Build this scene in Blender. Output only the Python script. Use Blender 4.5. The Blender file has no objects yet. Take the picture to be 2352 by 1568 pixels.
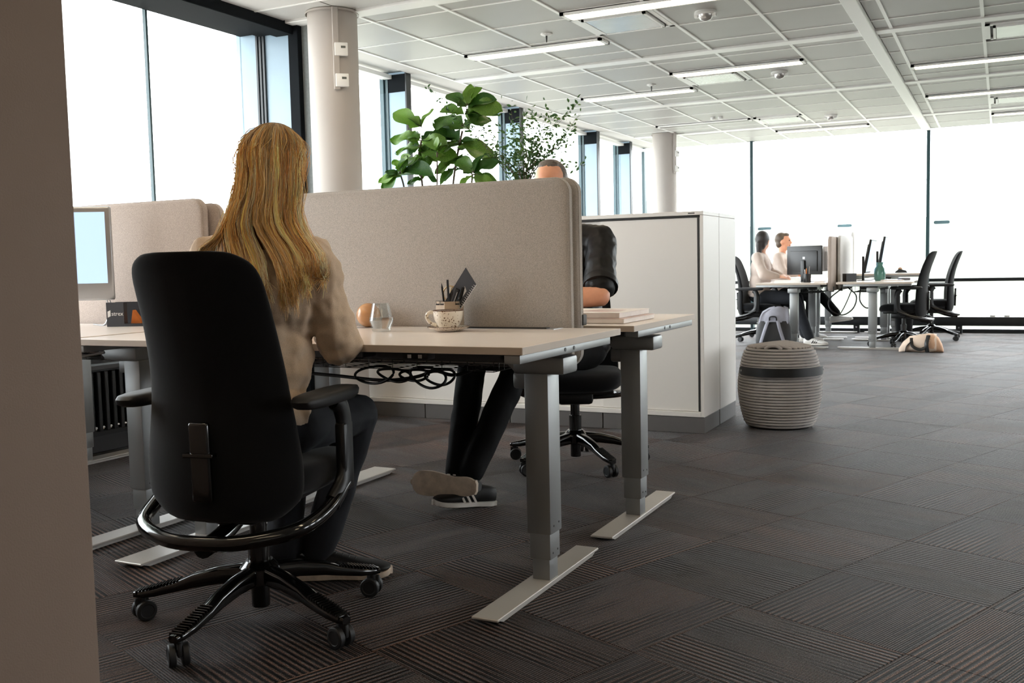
import bpy, bmesh, math, random
import numpy as np
from mathutils import Vector, Matrix, noise

random.seed(7)
rng = np.random.default_rng(7)
SC = bpy.context.scene
COL = SC.collection
PI = math.pi

# ------------------------------------------------------------------ camera
CAM_H = 1.04
YAW, PITCH, ROLL, FPX = -0.46122779, -0.07700094, -0.02227882, 2266.2
def cam_axes():
    cy, sy, cp, sp = math.cos(YAW), math.sin(YAW), math.cos(PITCH), math.sin(PITCH)
    f = Vector((sy * cp, cy * cp, sp)); r = Vector((cy, -sy, 0)); u = r.cross(f)
    cr, sr = math.cos(ROLL), math.sin(ROLL)
    return r * cr + u * sr, -r * sr + u * cr, f
_r, _u, _f = cam_axes()
cam_d = bpy.data.cameras.new('camera')
cam_d.sensor_width = 36.0
cam_d.lens = FPX / 2352 * 36
cam_d.clip_start = 0.05
cam_d.clip_end = 500
cam = bpy.data.objects.new('camera', cam_d)
cam.matrix_world = Matrix(((_r.x, _u.x, -_f.x, 0), (_r.y, _u.y, -_f.y, 0), (_r.z, _u.z, -_f.z, CAM_H), (0, 0, 0, 1)))
cam_d.dof.use_dof = True
cam_d.dof.focus_distance = 3.6
cam_d.dof.aperture_fstop = 13.0
COL.objects.link(cam)
SC.camera = cam

# ------------------------------------------------------------------ daylight and exposure
SKY = 5.2
world = bpy.data.worlds.new('overcast_sky'); SC.world = world
world.use_nodes = True
wn = world.node_tree.nodes
wn['Background'].inputs['Color'].default_value = (0.93, 0.97, 1.0, 1)
wn['Background'].inputs['Strength'].default_value = SKY
SC.view_settings.view_transform = 'Standard'
SC.view_settings.look = 'None'
SC.view_settings.exposure = 1.05
SC.view_settings.gamma = 1.0
SC.view_settings.use_curve_mapping = False
try:
    SC.cycles.max_bounces = 10
    SC.cycles.diffuse_bounces = 6
    SC.cycles.transparent_max_bounces = 16
    SC.cycles.use_denoising = True
    SC.cycles.sample_clamp_indirect = 8
except Exception:
    pass

# ------------------------------------------------------------------ materials
def srgb(r, g, b):
    f = lambda c: (c / 255 / 12.92) if c / 255 <= 0.04045 else ((c / 255 + 0.055) / 1.055) ** 2.4
    return (f(r), f(g), f(b), 1)

MATS = {}
def mat(name, color, rough=0.5, metal=0.0, spec=0.5, var=0.0, var_scale=6.0, bump=0.0, bump_scale=200.0,
        sheen=0.0, coat=0.0, emit=None, emit_strength=0.0, stretch=None, subsurface=0.0):
    """plain procedural surface: colour with noise variation and fine noise relief"""
    m = bpy.data.materials.new(name); m.use_nodes = True
    nt = m.node_tree; b = nt.nodes['Principled BSDF']
    c = srgb(*color) if max(color) > 1.01 else (*color, 1)
    b.inputs['Base Color'].default_value = c
    b.inputs['Roughness'].default_value = rough
    b.inputs['Metallic'].default_value = metal
    b.inputs['Specular IOR Level'].default_value = spec
    if sheen: b.inputs['Sheen Weight'].default_value = sheen; b.inputs['Sheen Roughness'].default_value = 0.5
    if coat: b.inputs['Coat Weight'].default_value = coat; b.inputs['Coat Roughness'].default_value = 0.08
    if subsurface:
        b.inputs['Subsurface Weight'].default_value = subsurface
        b.inputs['Subsurface Radius'].default_value = (0.012, 0.005, 0.003)
    if emit:
        b.inputs['Emission Color'].default_value = srgb(*emit); b.inputs['Emission Strength'].default_value = emit_strength
    tc = nt.nodes.new('ShaderNodeTexCoord'); mp = nt.nodes.new('ShaderNodeMapping')
    nt.links.new(tc.outputs['Object'], mp.inputs['Vector'])
    if stretch: mp.inputs['Scale'].default_value = stretch
    if var:
        n = nt.nodes.new('ShaderNodeTexNoise'); n.inputs['Scale'].default_value = var_scale; n.inputs['Detail'].default_value = 4
        nt.links.new(mp.outputs['Vector'], n.inputs['Vector'])
        mr = nt.nodes.new('ShaderNodeMapRange'); mr.inputs[1].default_value = 0.3; mr.inputs[2].default_value = 0.7
        mr.inputs[3].default_value = 1 - var; mr.inputs[4].default_value = 1 + var
        nt.links.new(n.outputs['Fac'], mr.inputs[0])
        mx = nt.nodes.new('ShaderNodeMix'); mx.data_type = 'RGBA'; mx.blend_type = 'MULTIPLY'
        mx.inputs[0].default_value = 1; mx.inputs[6].default_value = c
        nt.links.new(mr.outputs[0], mx.inputs[7]); nt.links.new(mx.outputs[2], b.inputs['Base Color'])
    if bump:
        n2 = nt.nodes.new('ShaderNodeTexNoise'); n2.inputs['Scale'].default_value = bump_scale; n2.inputs['Detail'].default_value = 3
        nt.links.new(mp.outputs['Vector'], n2.inputs['Vector'])
        bp = nt.nodes.new('ShaderNodeBump'); bp.inputs['Strength'].default_value = bump; bp.inputs['Distance'].default_value = 0.002
        nt.links.new(n2.outputs['Fac'], bp.inputs['Height']); nt.links.new(bp.outputs['Normal'], b.inputs['Normal'])
    MATS[name] = m
    return m

def glass_mat(name, tint=(0.96, 0.985, 0.98), refl=0.06):
    m = bpy.data.materials.new(name); m.use_nodes = True
    nt = m.node_tree; nt.nodes.clear()
    out = nt.nodes.new('ShaderNodeOutputMaterial'); mix = nt.nodes.new('ShaderNodeMixShader')
    tr = nt.nodes.new('ShaderNodeBsdfTransparent'); gl = nt.nodes.new('ShaderNodeBsdfGlossy')
    tr.inputs['Color'].default_value = (*tint, 1); gl.inputs['Roughness'].default_value = 0.02
    mix.inputs[0].default_value = refl
    if refl > .2:                                  # drinking glass: reflection by Fresnel
        fr = nt.nodes.new('ShaderNodeFresnel'); fr.inputs['IOR'].default_value = 1.6; nt.links.new(fr.outputs[0], mix.inputs[0])
    nt.links.new(tr.outputs[0], mix.inputs[1]); nt.links.new(gl.outputs[0], mix.inputs[2]); nt.links.new(mix.outputs[0], out.inputs['Surface'])
    MATS[name] = m
    return m

def carpet_mat():
    """tufted loop carpet tile: ribs along local x, tone drifting in soft bands, tone differing from tile to tile"""
    m = bpy.data.materials.new('carpet'); m.use_nodes = True
    nt = m.node_tree; N = nt.nodes; L = nt.links; b = N['Principled BSDF']
    tc = N.new('ShaderNodeTexCoord'); oi = N.new('ShaderNodeObjectInfo')
    off = N.new('ShaderNodeVectorMath'); off.operation = 'SCALE'; off.inputs[0].default_value = (37.0, 91.0, 13.0)
    L.new(oi.outputs['Random'], off.inputs['Scale'])
    add = N.new('ShaderNodeVectorMath'); add.operation = 'ADD'
    L.new(tc.outputs['Object'], add.inputs[0]); L.new(off.outputs[0], add.inputs[1])
    # ribs across y
    wv = N.new('ShaderNodeTexWave'); wv.wave_type = 'BANDS'; wv.bands_direction = 'Y'
    wv.inputs['Scale'].default_value = 16.0; wv.inputs['Distortion'].default_value = 0.5; wv.inputs['Detail'].default_value = 1; wv.inputs['Detail Scale'].default_value = 30
    L.new(tc.outputs['Object'], wv.inputs['Vector'])
    wv2 = N.new('ShaderNodeTexWave'); wv2.wave_type = 'BANDS'; wv2.bands_direction = 'Y'
    wv2.inputs['Scale'].default_value = 41.0; wv2.inputs['Distortion'].default_value = 0.6
    L.new(tc.outputs['Object'], wv2.inputs['Vector'])
    # where the wide ribs are strong: bands that drift over the tile
    mp = N.new('ShaderNodeMapping'); mp.inputs['Scale'].default_value = (1.2, 5.0, 1.0)
    L.new(add.outputs[0], mp.inputs['Vector'])
    nb = N.new('ShaderNodeTexNoise'); nb.inputs['Scale'].default_value = 1.3; nb.inputs['Detail'].default_value = 2
    L.new(mp.outputs['Vector'], nb.inputs['Vector'])
    ramp = N.new('ShaderNodeMapRange'); ramp.inputs[1].default_value = 0.4; ramp.inputs[2].default_value = 0.6; ramp.inputs[3].default_value = 0.1; ramp.inputs[4].default_value = 1.0
    L.new(nb.outputs['Fac'], ramp.inputs[0])
    mixw = N.new('ShaderNodeMix'); mixw.data_type = 'FLOAT'
    L.new(ramp.outputs[0], mixw.inputs[0]); L.new(wv2.outputs['Fac'], mixw.inputs[2]); L.new(wv.outputs['Fac'], mixw.inputs[3])
    # loops
    nf = N.new('ShaderNodeTexNoise'); nf.inputs['Scale'].default_value = 260; nf.inputs['Detail'].default_value = 2
    L.new(tc.outputs['Object'], nf.inputs['Vector'])
    comb = N.new('ShaderNodeMath'); comb.operation = 'MULTIPLY'
    L.new(mixw.outputs[0], comb.inputs[0]); L.new(nf.outputs['Fac'], comb.inputs[1])
    cr = N.new('ShaderNodeValToRGB')
    cr.color_ramp.elements[0].position = 0.26; cr.color_ramp.elements[0].color = srgb(5, 4, 4)
    cr.color_ramp.elements[1].position = 0.72; cr.color_ramp.elements[1].color = srgb(122, 96, 80)
    L.new(comb.outputs[0], cr.inputs[0])
    # tone of the yarn: warm brown to blue grey, drifting
    mp2 = N.new('ShaderNodeMapping'); mp2.inputs['Scale'].default_value = (1.0, 3.0, 1.0); L.new(add.outputs[0], mp2.inputs['Vector'])
    nt2 = N.new('ShaderNodeTexNoise'); nt2.inputs['Scale'].default_value = 1.6; L.new(mp2.outputs['Vector'], nt2.inputs['Vector'])
    cr2 = N.new('ShaderNodeValToRGB')
    cr2.color_ramp.elements[0].position = 0.32; cr2.color_ramp.elements[0].color = (0.55, 0.58, 0.68, 1)
    cr2.color_ramp.elements[1].position = 0.66; cr2.color_ramp.elements[1].color = (1.35, 1.08, 0.92, 1)
    L.new(nt2.outputs['Fac'], cr2.inputs[0])
    mul = N.new('ShaderNodeMix'); mul.data_type = 'RGBA'; mul.blend_type = 'MULTIPLY'; mul.inputs[0].default_value = 1
    L.new(cr.outputs[0], mul.inputs[6]); L.new(cr2.outputs[0], mul.inputs[7])
    tone = N.new('ShaderNodeMapRange'); tone.inputs[3].default_value = 0.45; tone.inputs[4].default_value = 1.35; L.new(oi.outputs['Random'], tone.inputs[0])
    mul2 = N.new('ShaderNodeMix'); mul2.data_type = 'RGBA'; mul2.blend_type = 'MULTIPLY'; mul2.inputs[0].default_value = 1
    L.new(mul.outputs[2], mul2.inputs[6]); L.new(tone.outputs[0], mul2.inputs[7])
    L.new(mul2.outputs[2], b.inputs['Base Color'])
    b.inputs['Roughness'].default_value = 0.6; b.inputs['Specular IOR Level'].default_value = 0.14
    b.inputs['Sheen Weight'].default_value = 0.33; b.inputs['Sheen Roughness'].default_value = 0.15
    bp = N.new('ShaderNodeBump'); bp.inputs['Strength'].default_value = 0.9; bp.inputs['Distance'].default_value = 0.004
    L.new(comb.outputs[0], bp.inputs['Height']); L.new(bp.outputs['Normal'], b.inputs['Normal'])
    MATS['carpet'] = m
    return m

def weave_mat(name, color, scale=900.0, strength=0.5, dark=0.6, sheen=0.2):
    m = mat(name, color, rough=0.92, spec=0.15, sheen=sheen)
    nt = m.node_tree; b = nt.nodes['Principled BSDF']; c = srgb(*color)
    tc = nt.nodes.new('ShaderNodeTexCoord')
    n = nt.nodes.new('ShaderNodeTexNoise'); n.inputs['Scale'].default_value = scale; n.inputs['Detail'].default_value = 2
    nt.links.new(tc.outputs['Object'], n.inputs['Vector'])
    cr = nt.nodes.new('ShaderNodeValToRGB'); e = cr.color_ramp.elements
    e[0].position = 0.3; e[0].color = (c[0] * dark, c[1] * dark, c[2] * dark, 1); e[1].position = 0.7
    e[1].color = (min(1, c[0] * 1.35), min(1, c[1] * 1.35), min(1, c[2] * 1.35), 1)
    nt.links.new(n.outputs['Fac'], cr.inputs[0]); nt.links.new(cr.outputs[0], b.inputs['Base Color'])
    bp = nt.nodes.new('ShaderNodeBump'); bp.inputs['Strength'].default_value = strength; bp.inputs['Distance'].default_value = 0.001
    nt.links.new(n.outputs['Fac'], bp.inputs['Height']); nt.links.new(bp.outputs['Normal'], b.inputs['Normal'])
    return m

def attr_mat(name, rough=0.4, spec=0.5, attr='tone', trans=0.0, sheen=0.0):
    m = bpy.data.materials.new(name); m.use_nodes = True
    nt = m.node_tree; b = nt.nodes['Principled BSDF']
    a = nt.nodes.new('ShaderNodeAttribute'); a.attribute_name = attr
    nt.links.new(a.outputs['Color'], b.inputs['Base Color'])
    b.inputs['Roughness'].default_value = rough; b.inputs['Specular IOR Level'].default_value = spec
    if sheen: b.inputs['Sheen Weight'].default_value = sheen
    MATS[name] = m
    return m

def leaf_mat(name, c1, c2, scale=60):
    """leaf blade: two greens in veined patches, light passing through the thin blade"""
    m = bpy.data.materials.new(name); m.use_nodes = True
    nt = m.node_tree; N = nt.nodes; b = N['Principled BSDF']
    tc = N.new('ShaderNodeTexCoord'); oi = N.new('ShaderNodeObjectInfo')
    n = N.new('ShaderNodeTexNoise'); n.inputs['Scale'].default_value = scale; nt.links.new(tc.outputs['Object'], n.inputs['Vector'])
    ad = N.new('ShaderNodeMath'); ad.operation = 'ADD'; nt.links.new(n.outputs['Fac'], ad.inputs[0])
    rr = N.new('ShaderNodeMapRange'); rr.inputs[3].default_value = -0.3; rr.inputs[4].default_value = 0.3; nt.links.new(oi.outputs['Random'], rr.inputs[0])
    nt.links.new(rr.outputs[0], ad.inputs[1])
    cr = N.new('ShaderNodeValToRGB'); cr.color_ramp.elements[0].position = 0.3; cr.color_ramp.elements[0].color = srgb(*c1)
    cr.color_ramp.elements[1].position = 0.75; cr.color_ramp.elements[1].color = srgb(*c2)
    nt.links.new(ad.outputs[0], cr.inputs[0]); nt.links.new(cr.outputs[0], b.inputs['Base Color'])
    b.inputs['Roughness'].default_value = 0.38
    t = N.new('ShaderNodeBsdfTranslucent'); nt.links.new(cr.outputs[0], t.inputs['Color'])
    mx = N.new('ShaderNodeMixShader'); mx.inputs[0].default_value = 0.5
    nt.links.new(b.outputs[0], mx.inputs[1]); nt.links.new(t.outputs[0], mx.inputs[2])
    nt.links.new(mx.outputs[0], N['Material Output'].inputs['Surface'])
    MATS[name] = m
    return m

carpet_mat()
glass_mat('window_glass', (0.972, 0.978, 0.976)); glass_mat('facade_glass', (0.955, 0.965, 0.963), 0.05)
mat('ceiling_white', (205, 203, 200), 0.85, var=0.02, bump=0.15, bump_scale=400)
mat('ceiling_tile', (182, 181, 178), 0.42, spec=0.6, var=0.02, var_scale=3, bump=0.1, bump_scale=600)
mat('ceiling_bar', (248, 248, 246), 0.35)
mat('wall_paint', (176, 166, 156), 0.8, var=0.02, bump=0.1)
mat('pier_paint', (128, 110, 97), 0.75, var=0.04, var_scale=3, bump=0.25, bump_scale=350)
mat('column_paint', (176, 169, 163), 0.6, var=0.03, var_scale=2, bump=0.1, bump_scale=300)
mat('frame_black', (22, 27, 31), 0.35, spec=0.5, var=0.05)
mat('fin_blue', (142, 165, 182), 0.4, spec=0.5, var=0.03)
mat('fin_grey', (120, 124, 124), 0.8, var=0.1, var_scale=60)
mat('frame_matte', (16, 20, 24), 0.8, spec=0.12, var=0.05)
mat('frame_teal', (38, 66, 72), 0.35, var=0.05)
mat('plastic_white', (232, 232, 230), 0.35, var=0.01)
mat('plastic_black', (16, 17, 19), 0.38, spec=0.5, bump=0.05, bump_scale=900)
mat('gloss_black', (10, 11, 12), 0.12, spec=0.6, coat=0.3)
mat('rubber_black', (24, 25, 27), 0.55, bump=0.05)
mat('lcd', (70, 76, 74), 0.3)
mat('desk_top', (238, 228, 220), 0.28, spec=0.5, var=0.015, var_scale=8, bump=0.03, bump_scale=700)
mat('desk_edge', (196, 182, 168), 0.45, var=0.03)
mat('silver_paint', (150, 152, 152), 0.42, metal=0.65, var=0.02, bump=0.12, bump_scale=900)
mat('foot_paint', (188, 184, 178), 0.4, metal=0.3, var=0.03, bump=0.1, bump_scale=900)
mat('dark_grey_paint', (70, 70, 70), 0.5, bump=0.1, bump_scale=900)
mat('chrome', (200, 202, 205), 0.12, metal=1.0)
weave_mat('screen_felt', (184, 177, 170), 700, 0.6, 0.62, 0.3)
weave_mat('screen_felt_warm', (174, 160, 150), 700, 0.6, 0.62, 0.3)
weave_mat('chair_fabric', (13, 14, 17), 1100, 0.6, 0.55, 0.12)
mat('cabinet_white', (226, 222, 217), 0.4, var=0.01, var_scale=2)
mat('cabinet_trim', (206, 204, 202), 0.35, metal=0.2)
mat('kick_grey', (96, 93, 92), 0.55, var=0.04, var_scale=10)
mat('groove', (40, 38, 37), 0.6)
mat('wood_ball', (214, 160, 112), 0.25, spec=0.5, var=0.12, var_scale=7, stretch=(1, 1, 4), coat=0.3)
mat('wood_box', (188, 168, 146), 0.6, var=0.08, var_scale=10, stretch=(1, 1, 6))
mat('graphite', (52, 54, 60), 0.5)
mat('brass', (190, 165, 125), 0.3, metal=0.8)
mat('paper', (236, 228, 222), 0.6, var=0.04, var_scale=40)
mat('print_pink', (214, 190, 184), 0.35, var=0.25, var_scale=12)
mat('skin', (222, 160, 128), 0.5, subsurface=0.15, var=0.05, var_scale=30)
mat('skin_pale', (226, 178, 152), 0.5, subsurface=0.15, var=0.05, var_scale=30)
mat('eye', (40, 30, 26), 0.2); mat('lip', (180, 104, 92), 0.45)
mat('black_shirt', (9, 10, 13), 0.48, spec=0.3, bump=0.2, bump_scale=300)
mat('black_trousers', (9, 9, 10), 0.85, spec=0.2, bump=0.3, bump_scale=500)
mat('white_blouse', (196, 180, 170), 0.8, bump=0.2, bump_scale=400, sheen=0.2)
mat('beige_shirt', (190, 168, 150), 0.85, bump=0.3, bump_scale=500)
weave_mat('blouse_weave', (198, 176, 152), 1000, 0.5, 0.78, 0.25)
mat('denim_dark', (22, 25, 32), 0.85, var=0.15, var_scale=20, bump=0.4, bump_scale=700)
mat('sock_white', (232, 222, 220), 0.9, bump=0.4, bump_scale=300, stretch=(1, 1, .1))
mat('shoe_black', (16, 16, 18), 0.6, bump=0.2, bump_scale=500)
mat('shoe_white', (232, 230, 226), 0.5, bump=0.1)
mat('sole_tan', (196, 178, 158), 0.7, var=0.25, var_scale=18, bump=0.5, bump_scale=120)
mat('sole_white', (220, 214, 206), 0.6, var=0.06)
attr_mat('hair_blonde', 0.42, 0.5, sheen=0.1)
mat('hair_dark', (38, 32, 30), 0.5, bump=0.8, bump_scale=60, stretch=(6, 6, 0.6), var=0.2)
mat('hair_brown', (92, 76, 62), 0.5, bump=0.8, bump_scale=60, stretch=(6, 6, 0.6), var=0.3)
mat('hair_grey', (92, 84, 78), 0.45, bump=0.8, bump_scale=70, stretch=(6, 1, 6), var=0.3, var_scale=40)
mat('ceramic', (232, 222, 206), 0.18, coat=0.4)
mat('ceramic_rim', (96, 66, 46), 0.35)
mat('coffee', (52, 30, 18), 0.1)
mat('soil', (42, 32, 26), 0.95, bump=1.0, bump_scale=60)
mat('pot_grey', (120, 118, 114), 0.7, var=0.05)
mat('bark', (84, 70, 56), 0.85, var=0.2, var_scale=40, bump=0.6)
leaf_mat('fig_leaf', (62, 108, 44), (136, 172, 74)); leaf_mat('small_leaf', (52, 84, 40), (126, 150, 70), 12)
mat('wool_light', (164, 158, 154), 0.95, bump=0.8, bump_scale=300, var=0.08, sheen=0.3)
mat('leather_black', (18, 20, 22), 0.45, bump=0.2, bump_scale=300)
mat('mon_silver', (190, 192, 195), 0.3, metal=0.8)
mat('mon_black', (26, 27, 29), 0.35)
mat('screen_glow', (120, 150, 185), 0.25, emit=(190, 215, 245), emit_strength=0.55)
mat('bag_tan', (196, 158, 128), 0.8, var=0.1, var_scale=12, bump=0.3)
mat('bag_cream', (216, 196, 178), 0.85, var=0.08, bump=0.3)
mat('bag_grey', (130, 130, 140), 0.75, var=0.12, var_scale=14, bump=0.3)
mat('nylon_black', (18, 18, 21), 0.6, bump=0.3, bump_scale=400)
mat('vase_green', (78, 128, 118), 0.2, coat=0.4, var=0.2)
mat('orange_card', (224, 130, 60), 0.6)
mat('lamp_lens', (250, 246, 224), 0.4, emit=(255, 232, 196), emit_strength=6.0)
mat('lamp_lens_off', (120, 118, 114), 0.4)
mat('vent_metal', (196, 194, 194), 0.25, metal=0.55, var=0.05)
mat('hill_grass', (98, 101, 88), 0.9, var=0.3, var_scale=0.12)
mat('bounce_ground', (170, 166, 158), 0.9, var=0.1, var_scale=0.5)  # light tone made up for the unseen ground, to bounce daylight indoors
mat('soffit_metal', (150, 172, 140), 0.6, var=0.05)
mat('pill_blue', (96, 128, 138), 0.5)
mat('spandrel', (58, 58, 60), 0.6, var=0.05)

# ------------------------------------------------------------------ mesh helpers
class MB:
    """collects shapes; build() links them as one mesh object"""
    def __init__(s): s.v = []; s.f = []
    def add(s, vs, fs):
        o = len(s.v); s.v.extend([tuple(map(float, p)) for p in vs]); s.f.extend([tuple(i + o for i in f) for f in fs]); return s
    def box(s, x0, x1, y0, y1, z0, z1, M=None):
        vs = [Vector((x, y, z)) for z in (z0, z1) for y in (y0, y1) for x in (x0, x1)]
        if M: vs = [M @ v for v in vs]
        return s.add(vs, [(0, 2, 3, 1), (4, 5, 7, 6), (0, 1, 5, 4), (2, 6, 7, 3), (0, 4, 6, 2), (1, 3, 7, 5)])
    def rbox(s, x0, x1, y0, y1, z0, z1, r=0.004, seg=2, M=None):
        bm = bmesh.new(); bmesh.ops.create_cube(bm, size=1)
        bmesh.ops.scale(bm, vec=(x1 - x0, y1 - y0, z1 - z0), verts=bm.verts)
        bmesh.ops.translate(bm, vec=((x0 + x1) / 2, (y0 + y1) / 2, (z0 + z1) / 2), verts=bm.verts)
        bmesh.ops.bevel(bm, geom=list(bm.edges), offset=r, segments=seg, profile=0.5, affect='EDGES')
        bm.verts.index_update()
        s.add([(M @ v.co) if M else v.co for v in bm.verts], [tuple(v.index for v in f.verts) for f in bm.faces]); bm.free(); return s
    def prism(s, poly, axis, a, b, M=None):
        """extrude a 2-D outline along an axis; poly is in the two other axes in order"""
        n = len(poly)
        def p3(p, t): return {'x': (t, p[0], p[1]), 'y': (p[0], t, p[1]), 'z': (p[0], p[1], t)}[axis]
        vs = [Vector(p3(p, a)) for p in poly] + [Vector(p3(p, b)) for p in poly]
        if M: vs = [M @ v for v in vs]
        fs = [tuple(range(n)), tuple(range(2 * n - 1, n - 1, -1))] + [(i, i + n, (i + 1) % n + n, (i + 1) % n) for i in range(n)]
        return s.add(vs, fs)
    def tube(s, pts, r, n=8, closed=False, caps=True, flat=1.0):
        P = [Vector(p) for p in pts]; m = len(P)
        rs = list(r) if hasattr(r, '__len__') else [r] * m
        T = []
        for i in range(m):
            a = P[(i - 1) % m] if (closed or i > 0) else P[i]; b = P[(i + 1) % m] if (closed or i < m - 1) else P[i]
            t = (b - a); T.append(t.normalized() if t.length > 1e-9 else Vector((0, 0, 1)))
        up = Vector((0, 0, 1)) if abs(T[0].z) < 0.9 else Vector((1, 0, 0))
        nrm = (up - T[0] * up.dot(T[0])).normalized(); vs = []
        for i in range(m):
            nrm = nrm - T[i] * nrm.dot(T[i])
            nrm = nrm.normalized() if nrm.length > 1e-6 else T[i].orthogonal().normalized()
            bi = T[i].cross(nrm)
            for k in range(n):
                a = 2 * PI * k / n; vs.append(P[i] + (nrm * math.cos(a) * flat + bi * math.sin(a)) * rs[i])
        fs = []
        for i in range(m if closed else m - 1):
            j = (i + 1) % m
            for k in range(n): fs.append((i * n + k, i * n + (k + 1) % n, j * n + (k + 1) % n, j * n + k))
        if caps and not closed: fs.append(tuple(range(n - 1, -1, -1))); fs.append(tuple((m - 1) * n + k for k in range(n)))
        return s.add(vs, fs)
    def cyl(s, p0, p1, r0, r1=None, n=20): return s.tube([p0, p1], [r0, r0 if r1 is None else r1], n)
    def lathe(s, prof, n=32, c=(0, 0, 0), M=None, caps=True):
        vs = []; m = len(prof)
        for r, z in prof:
            for k in range(n): a = 2 * PI * k / n; vs.append(Vector((c[0] + r * math.cos(a), c[1] + r * math.sin(a), c[2] + z)))
        if M: vs = [M @ v for v in vs]
        fs = [(i * n + k, i * n + (k + 1) % n, (i + 1) * n + (k + 1) % n, (i + 1) * n + k) for i in range(m - 1) for k in range(n)]
        if caps: fs.append(tuple(range(n - 1, -1, -1))); fs.append(tuple((m - 1) * n + k for k in range(n)))
        return s.add(vs, fs)
    def ell(s, c, r, n=16, M=None):
        c = Vector(c); r = r if hasattr(r, '__len__') else (r, r, r); m = n // 2; vs = []; fs = []
        for i in range(m + 1):
            th = PI * i / m
            for k in range(n):
                ph = 2 * PI * k / n
                p = Vector((r[0] * math.sin(th) * math.cos(ph), r[1] * math.sin(th) * math.sin(ph), r[2] * math.cos(th)))
                vs.append(c + ((M @ p) if M else p))
        for i in range(m):
            for k in range(n): fs.append((i * n + k, (i + 1) * n + k, (i + 1) * n + (k + 1) % n, i * n + (k + 1) % n))
        return s.add(vs, fs)
    def rings(s, R, closed_ends=True):
        """loft through equal-length rings of points"""
        n = len(R[0]); vs = [p for ring in R for p in ring]; m = len(R)
        fs = [(i * n + k, i * n + (k + 1) % n, (i + 1) * n + (k + 1) % n, (i + 1) * n + k) for i in range(m - 1) for k in range(n)]
        if closed_ends: fs.append(tuple(range(n - 1, -1, -1))); fs.append(tuple((m - 1) * n + k for k in range(n)))
        return s.add(vs, fs)
    def chain(s, pts, rad, n=14):
        """tapered limb: cones between joints, spheres on them (for bodies, fused later)"""
        for i, p in enumerate(pts): s.ell(p, rad[i], n)
        for i in range(len(pts) - 1): s.tube([pts[i], pts[i + 1]], [rad[i], rad[i + 1]], n)
        return s
    def mesh(s, name, m=None, smooth=None, merge=True):
        me = bpy.data.meshes.new(name); me.from_pydata(s.v, [], s.f)
        if merge:
            bm = bmesh.new(); bm.from_mesh(me)
            bmesh.ops.remove_doubles(bm, verts=bm.verts, dist=1e-6)
            bmesh.ops.recalc_face_normals(bm, faces=bm.faces); bm.to_mesh(me); bm.free()
        if m: me.materials.append(MATS[m])
        if smooth is not None:
            me.polygons.foreach_set('use_smooth', [True] * len(me.polygons))
            if smooth > 0: me.set_sharp_from_angle(angle=math.radians(smooth))
        me.update(); return me
    def build(s, name, m, parent=None, smooth=35, loc=None, rotz=None, merge=True):
        return link(name, s.mesh(name, m, smooth, merge), parent, loc, rotz)

def link(name, me, parent=None, loc=None, rotz=None, M=None):
    o = bpy.data.objects.new(name, me); COL.objects.link(o)
    if parent is not None: o.parent = parent
    if M is not None: o.matrix_local = M
    if loc is not None: o.location = loc
    if rotz is not None: o.rotation_euler = (0, 0, rotz)
    return o
def tag(o, label=None, cat=None, group=None, kind=None):
    if label: o['label'] = label
    if cat: o['category'] = cat
    if group: o['group'] = group
    if kind: o['kind'] = kind
    return o
def thing(name, label, cat, loc=(0, 0, 0), rotz=0.0, group=None):
    o = link(name, None, None, loc, rotz); o.empty_display_size = 0.1
    return tag(o, label, cat, group)
def struct(o): o['kind'] = 'structure'; return o
def one(name, mb, m, label, cat, group=None, smooth=35, loc=None, rotz=None):
    return tag(mb.build(name, m, None, smooth, loc, rotz), label, cat, group)
def copy_tree(o, parent=None):
    c = o.copy(); COL.objects.link(c); c.parent = parent
    for ch in list(o.children): copy_tree(ch, c)
    return c
def crom(pts, n):
    """Catmull-Rom through points, n samples per span"""
    P = [Vector(p) for p in pts]; P = [2 * P[0] - P[1]] + P + [2 * P[-1] - P[-2]]; out = []
    for i in range(1, len(P) - 2):
        for k in range(n):
            t = k / n; a, b, c, d = P[i - 1:i + 3]
            out.append(0.5 * ((2 * b) + (c - a) * t + (2 * a - 5 * b + 4 * c - d) * t * t + (3 * b - a - 3 * c + d) * t ** 3))
    out.append(P[-2].copy()); return out
def rrect(x0, x1, y0, y1, r, n=6):
    out = []
    for cx, cy, a0 in ((x1 - r, y1 - r, 0), (x0 + r, y1 - r, PI / 2), (x0 + r, y0 + r, PI), (x1 - r, y0 + r, 1.5 * PI)):
        out += [(cx + r * math.cos(a0 + PI / 2 * k / n), cy + r * math.sin(a0 + PI / 2 * k / n)) for k in range(n + 1)]
    return out
def Rz(a): return Matrix.Rotation(a, 4, 'Z')
def T(*p): return Matrix.Translation(Vector(p))
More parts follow.
